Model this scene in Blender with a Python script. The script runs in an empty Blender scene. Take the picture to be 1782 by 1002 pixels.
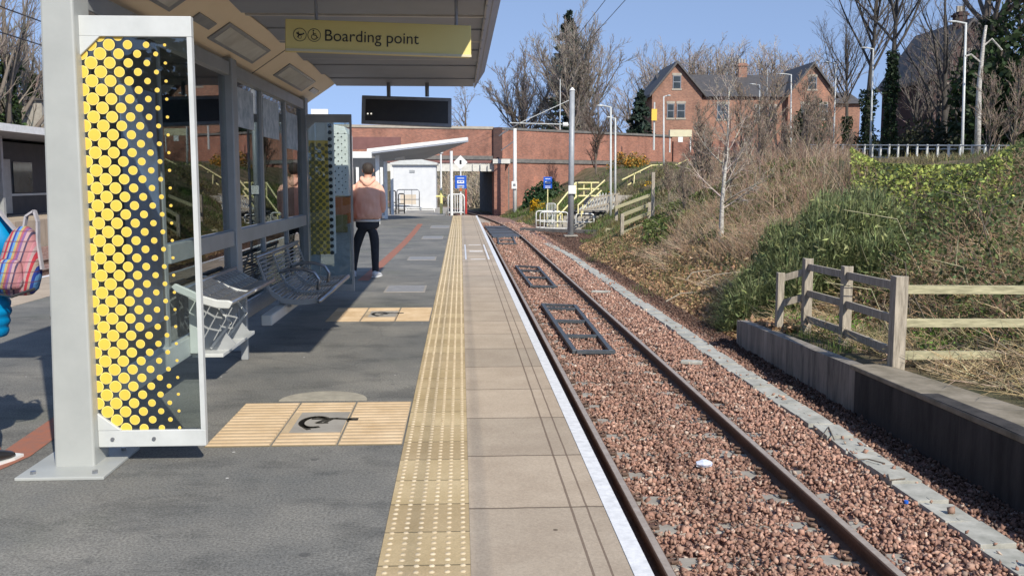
import bpy, bmesh, math, random
import numpy as np
from mathutils import Vector, Matrix
R = math.radians
random.seed(7); rng = np.random.default_rng(7)
SC = bpy.context.scene; COL = SC.collection
# ---------------------------------------------------------------- camera
F, CX, CY, HC = 1667.0, 891.0, 501.0, 1.6
PITCH, YAW = math.atan(186/1667.0), math.atan(0.05366)
cd = bpy.data.cameras.new("camera"); cam = bpy.data.objects.new("camera", cd); COL.objects.link(cam)
cam.location = (0, 0, HC); cam.rotation_euler = (math.pi/2-PITCH, 0, -YAW)
cd.sensor_width = 36; cd.lens = 36*F/1782; cd.clip_start = 0.05; cd.clip_end = 3000
SC.camera = cam
# ---------------------------------------------------------------- sky, sun, exposure
SUN_EL = 37.0; SUN_AZ = 155.0            # azimuth clockwise from +Y
w = bpy.data.worlds.new("World"); SC.world = w; w.use_nodes = True
wn = w.node_tree; bg = wn.nodes["Background"]; sky = wn.nodes.new("ShaderNodeTexSky")
sky.sky_type = 'NISHITA'; sky.sun_disc = False; sky.sun_elevation = R(SUN_EL); sky.sun_rotation = R(SUN_AZ)
_tc = wn.nodes.new('ShaderNodeTexCoord'); _sx = wn.nodes.new('ShaderNodeSeparateXYZ'); _ma = wn.nodes.new('ShaderNodeMath'); _cb = wn.nodes.new('ShaderNodeCombineXYZ')
_ma.operation = 'MULTIPLY_ADD'; _ma.inputs[1].default_value = .78; _ma.inputs[2].default_value = .34     # the clear band of the sky reaches down to the skyline
wn.links.new(_tc.outputs['Generated'], _sx.inputs[0]); wn.links.new(_sx.outputs[2], _ma.inputs[0]); wn.links.new(_sx.outputs[0], _cb.inputs[0]); wn.links.new(_sx.outputs[1], _cb.inputs[1]); wn.links.new(_ma.outputs[0], _cb.inputs[2]); wn.links.new(_cb.outputs[0], sky.inputs[0])
sky.air_density = 1.0; sky.dust_density = 0.0; sky.ozone_density = 1.6; sky.altitude = 0
hsv = wn.nodes.new('ShaderNodeHueSaturation'); hsv.inputs['Saturation'].default_value = 0.82; tn = wn.nodes.new('ShaderNodeMix'); tn.data_type = 'RGBA'; tn.blend_type = 'MULTIPLY'; tn.inputs[0].default_value = 1; tn.inputs[7].default_value = (1.10,1.16,1.26,1)
wn.links.new(sky.outputs[0], hsv.inputs['Color']); wn.links.new(hsv.outputs[0], tn.inputs[6]); wn.links.new(tn.outputs[2], bg.inputs[0]); bg.inputs[1].default_value = 0.15
sd = bpy.data.lights.new("sun", 'SUN'); sun = bpy.data.objects.new("sun", sd); COL.objects.link(sun)
sd.energy = 4.6; sd.angle = R(0.55); sd.color = (1.0, 0.925, 0.80)
_s = Vector((math.sin(R(SUN_AZ))*math.cos(R(SUN_EL)), math.cos(R(SUN_AZ))*math.cos(R(SUN_EL)), math.sin(R(SUN_EL))))
sun.rotation_euler = _s.to_track_quat('Z', 'Y').to_euler(); sun.location = (20, -40, 40)
SC.view_settings.view_transform = 'Standard'; SC.view_settings.look = 'None'
SC.view_settings.gamma = 1; SC.view_settings.exposure = 0.25
# ---------------------------------------------------------------- measuring helpers
_f = Vector((math.sin(YAW)*math.cos(PITCH), math.cos(YAW)*math.cos(PITCH), -math.sin(PITCH)))
_r = Vector((math.cos(YAW), -math.sin(YAW), 0)); _u = _r.cross(_f)
def ray(px, py): return _f*F + _r*(px-CX) + _u*(CY-py)
def G(px, py, z=0.0):
    d = ray(px, py); t = (z-HC)/d.z; return Vector((d.x*t, d.y*t, z))
def P(px, py, Y):
    d = ray(px, py); t = Y/d.y; return Vector((d.x*t, Y, HC+d.z*t))
# ---------------------------------------------------------------- materials
M = {}
def nm(name):
    m = bpy.data.materials.new(name); m.use_nodes = True
    nt = m.node_tree; return m, nt, nt.nodes, nt.links, nt.nodes["Principled BSDF"]
def rgb(c): return (c[0], c[1], c[2], 1)
def ramp(N, stops):
    r = N.new("ShaderNodeValToRGB"); e = r.color_ramp.elements
    e[0].position, e[0].color = stops[0][0], rgb(stops[0][1]); e[1].position, e[1].color = stops[-1][0], rgb(stops[-1][1])
    for p, c in stops[1:-1]:
        x = e.new(p); x.color = rgb(c)
    return r
def coords(N, L, scale=(1,1,1), obj=False):
    tc = N.new("ShaderNodeTexCoord"); mp = N.new("ShaderNodeMapping"); mp.inputs['Scale'].default_value = scale
    if obj: L.new(tc.outputs['Object'], mp.inputs[0])
    else:
        g = N.new("ShaderNodeNewGeometry"); L.new(g.outputs['Position'], mp.inputs[0])
    return mp.outputs[0]
def noise(N, L, vec, scale, detail=4, rough=.6):
    n = N.new("ShaderNodeTexNoise"); n.inputs['Scale'].default_value = scale; n.inputs['Detail'].default_value = detail
    n.inputs['Roughness'].default_value = rough; L.new(vec, n.inputs['Vector']); return n.outputs['Fac']
def mix(N, L, fac, a, b, mode='MIX'):
    m = N.new("ShaderNodeMix"); m.data_type = 'RGBA'; m.blend_type = mode
    for sock, v in ((m.inputs[0], fac), (m.inputs[6], a), (m.inputs[7], b)):
        if isinstance(v, (int, float)): sock.default_value = v
        elif isinstance(v, tuple): sock.default_value = rgb(v)
        else: L.new(v, sock)
    return m.outputs[2]
def math_(N, L, op, a, b=0.0, c=None):
    m = N.new("ShaderNodeMath"); m.operation = op
    for i, v in enumerate((a, b, c)):
        if v is None: continue
        if isinstance(v, (int, float)): m.inputs[i].default_value = v
        else: L.new(v, m.inputs[i])
    return m.outputs[0]
def bump(N, L, B, h, strength=.3, dist=.01):
    b = N.new("ShaderNodeBump"); b.inputs['Strength'].default_value = strength; b.inputs['Distance'].default_value = dist
    L.new(h, b.inputs['Height']); L.new(b.outputs[0], B.inputs['Normal'])
def simple(name, a, b=None, scale=8, rough=.6, metal=0, bs=.15, bd=.004, stretch=(1,1,1), spec=.5):
    m, nt, N, L, B = nm(name)
    if b is None: b = tuple(x*.8 for x in a)
    v = coords(N, L, stretch); f = noise(N, L, v, scale, 6, .65)
    r = ramp(N, [(.35, a), (.68, b)]); L.new(f, r.inputs[0]); L.new(r.outputs[0], B.inputs['Base Color'])
    B.inputs['Roughness'].default_value = rough; B.inputs['Metallic'].default_value = metal
    B.inputs['Specular IOR Level'].default_value = spec
    if bs: bump(N, L, B, noise(N, L, v, scale*6, 3), bs, bd)
    M[name] = m; return m
def axes(N, L):
    g = N.new("ShaderNodeNewGeometry"); s = N.new("ShaderNodeSeparateXYZ"); L.new(g.outputs['Position'], s.inputs[0])
    return s.outputs
def lines(N, L, coord, off, period, width):
    """1 on a thin line every period"""
    a = math_(N, L, 'SUBTRACT', coord, off-period*500); b = math_(N, L, 'MODULO', a, period)
    c = math_(N, L, 'SUBTRACT', b, period/2); d = math_(N, L, 'ABSOLUTE', c)
    return math_(N, L, 'GREATER_THAN', d, period/2-width/2)
def line1(N, L, coord, at, width):
    return math_(N, L, 'LESS_THAN', math_(N, L, 'ABSOLUTE', math_(N, L, 'SUBTRACT', coord, at)), width/2)
simple('post_grey', (.40,.415,.395), (.35,.365,.35), 3, .42, .0, .05)
simple('frame_white', (.57,.59,.58), (.48,.50,.49), 4, .4, 0, .05)
simple('frame_grey', (.38,.40,.41), (.31,.33,.34), 4, .4, .2, .05)
simple('soffit_tan', (.90,.75,.54), (.84,.69,.49), 2, .5, 0, .03)
simple('roof_grey', (.33,.36,.42), (.29,.315,.37), 2, .6, 0, .03)
simple('fascia', (.42,.41,.42), (.36,.35,.36), 4, .5, 0, .03)
simple('batten', (.62,.60,.58), (.52,.50,.48), 4, .5, 0, .03)
simple('mast_grey', (.36,.38,.40), (.28,.30,.32), 5, .5, .1, .05)
simple('coping_mossy', (.30,.26,.20), (.15,.13,.09), 3.5, .95, 0, .5, .008)
simple('steel', (.42,.43,.45), (.32,.33,.35), 9, .3, .85, .06)
simple('steel_dark', (.20,.21,.23), (.28,.29,.31), 9, .4, .5, .05)
simple('black', (.018,.018,.02), (.03,.028,.028), 6, .35, 0, .02)
simple('case_grey', (.085,.078,.075), (.13,.12,.115), 2.5, .5)
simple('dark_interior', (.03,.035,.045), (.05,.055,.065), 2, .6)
simple('white_paint', (.78,.79,.78), (.66,.67,.65), 7, .5, 0, .06)
simple('white_stripe', (.80,.81,.82), (.60,.61,.62), 22, .6, 0, .1)
simple('yellow_paint', (.80,.73,.30), (.74,.66,.24), 7, .5, 0, .05)
simple('handrail', (.80,.74,.40), (.72,.64,.30), 7, .5, 0, .05)
simple('yellow_dot', (.80,.53,.075), (.76,.50,.07), 30, .45, 0, 0)
simple('yellow_pale', (.86,.70,.22), (.82,.66,.19), 30, .45, 0, 0)
simple('sign_yellow', (.74,.62,.22), (.70,.58,.20), 1.5, .45, 0, .02)
simple('sign_edge', (.62,.58,.40), (.55,.5,.35), 3, .5)
simple('text_dark', (.035,.03,.02), (.045,.04,.03), 8, .6, 0, 0)
simple('rail_rust', (.17,.105,.075), (.10,.065,.05), 30, .75, .1, .2)
simple('rail_top', (.46,.40,.34), (.34,.28,.23), 14, .4, .15, .05)
simple('concrete', (.36,.34,.30), (.27,.25,.22), 5, .9, 0, .3)
simple('concrete_dark', (.18,.17,.16), (.10,.10,.10), 3, .9, 0, .3)
simple('trough', (.48,.48,.44), (.28,.285,.255), 5, .9, 0, .3)
simple('wood_grey', (.46,.41,.33), (.20,.175,.14), 6, .85, 0, .4, .004, (6,6,.7))
simple('wood_rail', (.50,.47,.30), (.22,.21,.13), 6, .85, 0, .4, .004, (.8,6,6))
simple('bark_grey', (.20,.17,.14), (.11,.09,.075), 14, .95, 0, .5, .01, (3,3,.7))
simple('bark_dark', (.085,.075,.065), (.05,.045,.04), 14, .95, 0, .5, .01, (3,3,.7))
simple('bark_birch', (.62,.60,.55), (.16,.14,.12), 10, .8, 0, .3, .004, (1,1,3))
simple('bark_far', (.22,.19,.165), (.15,.13,.115), 5, .95, 0, 0)
simple('slate', (.09,.085,.085), (.055,.053,.054), 3, .6, 0, .3)
simple('stone', (.40,.36,.30), (.30,.27,.23), 3, .85, 0, .2)
simple('win_glass', (.035,.045,.055), (.06,.075,.09), 1.5, .08, 0, 0)
simple('girder', (.20,.09,.08), (.14,.06,.055), 2, .6, 0, .1)
simple('cream_beam', (.62,.62,.58), (.45,.44,.40), 3, .6, 0, .1)
simple('plaster_panel', (.60,.52,.42), (.5,.43,.34), 2, .8)
simple('hut_white', (.62,.64,.66), (.55,.57,.59), 3, .5, 0, .03)
simple('blue_sign', (.01,.10,.52), (.01,.08,.45), 5, .4, 0, 0)
simple('red_paint', (.5,.05,.04), (.4,.04,.03), 5, .5)
simple('orange', (.50,.16,.05), (.42,.12,.04), 4, .5)
simple('olive', (.22,.18,.06), (.16,.13,.04), 4, .5)
simple('poster_blue', (.28,.40,.64), (.13,.14,.18), 1.6, .3, 0, 0)
simple('notice', (.62,.66,.70), (.25,.33,.38), 9, .5, 0, 0)
simple('rubber_frame', (.07,.085,.10), (.11,.125,.14), 12, .5, .3, .1)
simple('plate_grey', (.30,.30,.30), (.22,.22,.22), 10, .7, .1, .2)
simple('iron_plate', (.34,.31,.27), (.26,.24,.21), 14, .8)
simple('hoodie', (.78,.45,.34), (.72,.41,.31), 9, .95, 0, .35, .006)
simple('denim', (.022,.026,.034), (.035,.04,.05), 14, .9, 0, .3)
simple('skin', (.55,.32,.23), (.50,.28,.20), 12, .55, 0, .05)
simple('hair', (.045,.032,.024), (.02,.015,.012), 40, .7, 0, .5)
simple('shoe', (.66,.66,.68), (.5,.5,.52), 12, .6)
simple('puffer', (.0,.24,.50), (.0,.18,.42), 5, .38, 0, .2)
simple('strap', (.42,.40,.42), (.3,.29,.31), 12, .8)
simple('litter', (.5,.6,.85), (.8,.82,.85), 20, .4)
simple('blue_cap', (.02,.15,.7), (.02,.12,.6), 5, .4)
simple('cable', (.02,.02,.02), (.03,.03,.03), 5, .5, 0, 0)
simple('manhole', (.38,.35,.28), (.28,.26,.21), 12, .9)
simple('orange_line', (.36,.13,.075), (.25,.13,.10), 14, .9, 0, .2)
# vertex coloured (each leaf, blade, twig or stone has its own tone)
def vc(name, rough=.8, transl=0.0):
    m, nt, N, L, B = nm(name); a = N.new("ShaderNodeAttribute"); a.attribute_name = "col"
    L.new(a.outputs['Color'], B.inputs['Base Color']); B.inputs['Roughness'].default_value = rough
    B.inputs['Specular IOR Level'].default_value = .25
    if transl:
        t = N.new("ShaderNodeBsdfTranslucent"); L.new(a.outputs['Color'], t.inputs[0]); mx = N.new("ShaderNodeMixShader"); mx.inputs[0].default_value = transl
        out = [n for n in N if n.type == 'OUTPUT_MATERIAL'][0]
        L.new(B.outputs[0], mx.inputs[1]); L.new(t.outputs[0], mx.inputs[2]); L.new(mx.outputs[0], out.inputs[0])
    M[name] = m
vc('stones', .85); vc('twigs', .9); vc('leaves', .6, .25); vc('blades', .7, .25)
def glass(name, tint, ior=1.5, rough=.0, add=0.0):
    m, nt, N, L, B = nm(name); N.remove(B)
    t = N.new("ShaderNodeBsdfTransparent"); t.inputs[0].default_value = rgb(tint)
    g = N.new("ShaderNodeBsdfGlossy"); g.inputs['Roughness'].default_value = rough
    fr = N.new("ShaderNodeFresnel"); fr.inputs[0].default_value = ior
    mx = N.new("ShaderNodeMixShader"); out = [n for n in N if n.type == 'OUTPUT_MATERIAL'][0]
    fac = math_(N, L, 'MINIMUM', math_(N, L, 'MULTIPLY_ADD', fr.outputs[0], 1.25, add), 1.0)
    L.new(fac, mx.inputs[0]); L.new(t.outputs[0], mx.inputs[1]); L.new(g.outputs[0], mx.inputs[2]); L.new(mx.outputs[0], out.inputs[0])
    M[name] = m
glass('pane', (.80,.86,.85), 1.55, .01, .02); glass('pane_tint', (.78,.83,.81), 1.6, .01, .04); glass('visor', (.5,.52,.5), 1.5)
# asphalt platform
m, nt, N, L, B = nm('asphalt'); v = coords(N, L)
big = noise(N, L, v, .9, 5, .62); r1 = ramp(N, [(.34, (.14,.142,.134)), (.50, (.172,.169,.154)), (.66, (.225,.217,.192))]); L.new(big, r1.inputs[0])
st = noise(N, L, coords(N, L, (1,1.6,1)), 1.7, 6, .7); r2 = ramp(N, [(.38, (.62,.63,.64)), (.50, (1,1,1))]); L.new(st, r2.inputs[0])
c = mix(N, L, .75, r1.outputs[0], r2.outputs[0], 'MULTIPLY')
fn = noise(N, L, v, 75, 4, .8); r3 = ramp(N, [(.38, (.45,.45,.45)), (.62, (1.5,1.5,1.5))]); L.new(fn, r3.inputs[0]); c = mix(N, L, .8, c, r3.outputs[0], 'MULTIPLY')
vo = N.new("ShaderNodeTexVoronoi"); vo.inputs['Scale'].default_value = 4.0; L.new(v, vo.inputs['Vector'])
sp = math_(N, L, 'LESS_THAN', vo.outputs['Distance'], .035); c = mix(N, L, sp, c, (.60,.59,.56))
vp = N.new('ShaderNodeTexVoronoi'); vp.inputs['Scale'].default_value = 2.3; L.new(v, vp.inputs['Vector']); c = mix(N, L, math_(N, L, 'MULTIPLY', math_(N, L, 'LESS_THAN', vp.outputs['Distance'], .06), .55), c, (.05,.05,.05))
vk = N.new('ShaderNodeTexVoronoi'); vk.feature = 'DISTANCE_TO_EDGE'; vk.inputs['Scale'].default_value = .55; wv = mix(N, L, .25, v, noise(N, L, v, 3, 5)); L.new(wv, vk.inputs['Vector']); c = mix(N, L, math_(N, L, 'MULTIPLY', math_(N, L, 'LESS_THAN', vk.outputs['Distance'], .003), .22), c, (.04,.04,.04))
gn = noise(N, L, v, .55, 3); rg = ramp(N, [(.58, (0,0,0)), (.72, (1,1,1))]); L.new(gn, rg.inputs[0]); c = mix(N, L, math_(N, L, 'MULTIPLY', rg.outputs[0], .28), c, (.09,.11,.06))
L.new(c, B.inputs['Base Color']); B.inputs['Roughness'].default_value = .88; bump(N, L, B, fn, .5, .006); M['asphalt'] = m
# slab paving
m, nt, N, L, B = nm('slabs'); v = coords(N, L); ax = axes(N, L)
f = noise(N, L, v, 2.2, 5); r = ramp(N, [(.32, (.40,.325,.245)), (.66, (.49,.41,.315))]); L.new(f, r.inputs[0])
g2 = noise(N, L, v, 85, 4, .8); r3 = ramp(N, [(.3, (.72,.72,.72)), (.7, (1.22,1.22,1.22))]); L.new(g2, r3.inputs[0]); c = mix(N, L, .8, r.outputs[0], r3.outputs[0], 'MULTIPLY')
wob = math_(N, L, 'MULTIPLY', math_(N, L, 'SUBTRACT', noise(N, L, v, 6, 3), .5), .02)
yy = math_(N, L, 'ADD', ax[1], wob); xx = math_(N, L, 'ADD', ax[0], math_(N, L, 'MULTIPLY', wob, .3))
# every slab a slightly different tone
idx = math_(N, L, 'FLOOR', math_(N, L, 'DIVIDE', math_(N, L, 'SUBTRACT', ax[1], 4.55), .9)); wn_ = N.new("ShaderNodeTexWhiteNoise"); wn_.noise_dimensions = '1D'; L.new(idx, wn_.inputs['W'])
r4 = ramp(N, [(0, (.86,.86,.86)), (1, (1.08,1.06,1.04))]); L.new(wn_.outputs['Value'], r4.inputs[0]); c = mix(N, L, 1.0, c, r4.outputs[0], 'MULTIPLY')
j = lines(N, L, yy, 4.55-.45+.45, .9, .018); gr = math_(N, L, 'MAXIMUM', line1(N, L, xx, .534, .012), line1(N, L, xx, .612, .010))
c = mix(N, L, math_(N, L, 'MULTIPLY', j, .8), c, (.10,.075,.05)); c = mix(N, L, math_(N, L, 'MULTIPLY', gr, .75), c, (.12,.08,.055))
vo = N.new("ShaderNodeTexVoronoi"); vo.inputs['Scale'].default_value = 2.6; L.new(v, vo.inputs['Vector']); c = mix(N, L, math_(N, L, 'LESS_THAN', vo.outputs['Distance'], .03), c, (.12,.09,.06))
L.new(c, B.inputs['Base Color']); B.inputs['Roughness'].default_value = .85
h = math_(N, L, 'SUBTRACT', g2, math_(N, L, 'MULTIPLY', math_(N, L, 'MAXIMUM', j, gr), 3)); bump(N, L, B, h, .4, .006); M['slabs'] = m
# tactile tiles
def tile_mat(name, ca, cb, joint_y, joint_x, ridge=False):
    m, nt, N, L, B = nm(name); v = coords(N, L); ax = axes(N, L)
    f = noise(N, L, v, 2.5, 5); r = ramp(N, [(.32, ca), (.68, cb)]); L.new(f, r.inputs[0])
    g2 = noise(N, L, v, 130, 3, .7); r3 = ramp(N, [(.3, (.78,.78,.78)), (.7, (1.18,1.18,1.18))]); L.new(g2, r3.inputs[0]); c = mix(N, L, .8, r.outputs[0], r3.outputs[0], 'MULTIPLY')
    idx = math_(N, L, 'FLOOR', math_(N, L, 'DIVIDE', math_(N, L, 'SUBTRACT', ax[1], joint_y[0]), joint_y[1])); wn_ = N.new("ShaderNodeTexWhiteNoise"); wn_.noise_dimensions = '1D'; L.new(idx, wn_.inputs['W'])
    r4 = ramp(N, [(0, (.85,.82,.78)), (1, (1.1,1.1,1.06))]); L.new(wn_.outputs['Value'], r4.inputs[0]); c = mix(N, L, 1.0, c, r4.outputs[0], 'MULTIPLY')
    wob = math_(N, L, 'MULTIPLY', math_(N, L, 'SUBTRACT', noise(N, L, v, 8, 3), .5), .01)
    j = lines(N, L, math_(N, L, 'ADD', ax[1], wob), joint_y[0], joint_y[1], .012)
    if joint_x: j = math_(N, L, 'MAXIMUM', j, lines(N, L, ax[0], joint_x[0], joint_x[1], .012))
    c = mix(N, L, math_(N, L, 'MULTIPLY', j, .8), c, (.11,.09,.045))
    L.new(c, B.inputs['Base Color']); B.inputs['Roughness'].default_value = .85
    bump(N, L, B, math_(N, L, 'SUBTRACT', g2, math_(N, L, 'MULTIPLY', j, 3)), .35, .005); M[name] = m
tile_mat('tactile', (.42,.32,.175), (.54,.43,.265), (3.87, .383), None)
tile_mat('corduroy', (.46,.36,.235), (.60,.47,.31), (5.74, 1.14), None)
simple('blister', (.64,.54,.38), (.46,.36,.22), 5, .8, 0, .1)
simple('ridge', (.60,.46,.30), (.44,.31,.175), 4, .8, 0, .1)
# brick
def brick_mat(name, c1, c2, mortar, sc=1.0, plane='XZ'):
    m, nt, N, L, B = nm(name); ax = axes(N, L); cb = N.new("ShaderNodeCombineXYZ")
    s = math_(N, L, 'ADD', ax[0], ax[1]); L.new(s, cb.inputs[0]); L.new(ax[2], cb.inputs[1])
    b = N.new("ShaderNodeTexBrick"); L.new(cb.outputs[0], b.inputs['Vector']); b.inputs['Scale'].default_value = sc
    b.inputs['Color1'].default_value = rgb(c1); b.inputs['Color2'].default_value = rgb(c2); b.inputs['Mortar'].default_value = rgb(mortar)
    b.inputs['Mortar Size'].default_value = .008; b.inputs['Brick Width'].default_value = .225; b.inputs['Row Height'].default_value = .075
    v = coords(N, L, (1,1,.6)); n = noise(N, L, v, .8, 6, .65); r = ramp(N, [(.3, (.45,.44,.45)), (.45,(.85,.85,.85)), (.6, (1.05,1.05,1.05)), (.75, (1.5,1.35,1.25))]); L.new(n, r.inputs[0])
    c = mix(N, L, .8, b.outputs['Color'], r.outputs[0], 'MULTIPLY'); L.new(c, B.inputs['Base Color']); B.inputs['Roughness'].default_value = .9
    bump(N, L, B, b.outputs['Fac'], -.3, .006); M[name] = m
brick_mat('brick_red', (.36,.145,.095), (.22,.09,.065), (.30,.22,.18))
brick_mat('brick_house', (.37,.175,.115), (.22,.10,.07), (.30,.24,.19))
brick_mat('brick_dark', (.085,.042,.036), (.06,.032,.03), (.07,.05,.045))
brick_mat('brick_base', (.20,.10,.07), (.13,.08,.06), (.12,.1,.08))
# ground: earth, dead leaves and moss; ballast in the track bed
m, nt, N, L, B = nm('earth'); v = coords(N, L)
f = noise(N, L, v, 1.1, 7, .7); r = ramp(N, [(.34, (.055,.065,.025)), (.44, (.11,.10,.045)), (.54, (.18,.135,.075)), (.70, (.26,.20,.12))]); L.new(f, r.inputs[0])
g2 = noise(N, L, v, 30, 5, .7); r3 = ramp(N, [(.3, (.5,.5,.5)), (.7, (1.4,1.4,1.4))]); L.new(g2, r3.inputs[0]); c = mix(N, L, .8, r.outputs[0], r3.outputs[0], 'MULTIPLY')
L.new(c, B.inputs['Base Color']); B.inputs['Roughness'].default_value = .95; bump(N, L, B, g2, .8, .05); M['earth'] = m
m, nt, N, L, B = nm('ballast_bed'); v = coords(N, L)
vo = N.new("ShaderNodeTexVoronoi"); vo.inputs['Scale'].default_value = 17; L.new(v, vo.inputs['Vector'])
hs = N.new("ShaderNodeSeparateColor"); L.new(vo.outputs['Color'], hs.inputs[0])
r = ramp(N, [(0, (.13,.07,.055)), (.4, (.27,.15,.12)), (.75, (.34,.20,.16)), (1, (.42,.32,.28))]); L.new(hs.outputs[0], r.inputs[0])
L.new(r.outputs[0], B.inputs['Base Color']); B.inputs['Roughness'].default_value = .9
bump(N, L, B, math_(N, L, 'SUBTRACT', 1.0, vo.outputs['Distance']), 1.0, .05); M['ballast_bed'] = m
# retaining wall, stained concrete
m, nt, N, L, B = nm('wall_concrete'); v = coords(N, L); ax = axes(N, L)
f = noise(N, L, coords(N, L, (2,2,.35)), 3, 6, .7); r = ramp(N, [(.3, (.08,.072,.065)), (.48, (.22,.20,.175)), (.7, (.36,.32,.28))]); L.new(f, r.inputs[0])
k = math_(N, L, 'GREATER_THAN', ax[1], 10.75); c = mix(N, L, k, mix(N, L, 1.0, r.outputs[0], (.17,.17,.185), 'MULTIPLY'), r.outputs[0])  # shade on the near stretch of wall is put into its colour
j = lines(N, L, ax[1], 13.1, 2.35, .02); c = mix(N, L, math_(N, L, 'MULTIPLY', j, .6), c, (.06,.05,.045))
L.new(c, B.inputs['Base Color']); B.inputs['Roughness'].default_value = .9; bump(N, L, B, noise(N, L, v, 30, 4), .3, .01); M['wall_concrete'] = m
# corrugated striped bag cloth
m, nt, N, L, B = nm('striped_bag'); tc = N.new("ShaderNodeTexCoord"); s = N.new("ShaderNodeSeparateXYZ"); L.new(tc.outputs['Object'], s.inputs[0])
q = math_(N, L, 'MULTIPLY', math_(N, L, 'ADD', s.outputs[0], math_(N, L, 'MULTIPLY', s.outputs[2], -.30)), 6.5)
q = math_(N, L, 'FRACT', math_(N, L, 'ADD', q, 10.0)); r = ramp(N, [(0, (.55,.25,.28)), (1, (.5,.1,.12))]); r.color_ramp.interpolation = 'CONSTANT'
for p, cc in ((.08,(0.465, 0.372, 0.36)),(.16,(.50,.04,.06)),(.24,(0.465, 0.409, 0.31)),(.31,(.02,.06,.35)),(.38,(.12,.35,.65)),(.46,(0.465, 0.403, 0.155)),(.54,(0.403, 0.124, 0.155)),(.62,(.22,.12,.3)),(.70,(0.465, 0.341, 0.341)),(.80,(.06,.05,.1)),(.86,(0.434, 0.217, 0.217))):
    e = r.color_ramp.elements.new(p); e.color = rgb(cc)
L.new(q, r.inputs[0]); hl = lines(N, L, s.outputs[2], .02, .055, .008); c = mix(N, L, math_(N, L, 'MULTIPLY', hl, .6), mix(N, L, 1.0, r.outputs[0], (.8,.72,.74), 'MULTIPLY'), (.12,.04,.06)); L.new(c, B.inputs['Base Color']); bump(N, L, B, noise(N, L, tc.outputs['Object'], 14, 4), .5, .02); B.inputs['Roughness'].default_value = .8; M['striped_bag'] = m
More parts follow.
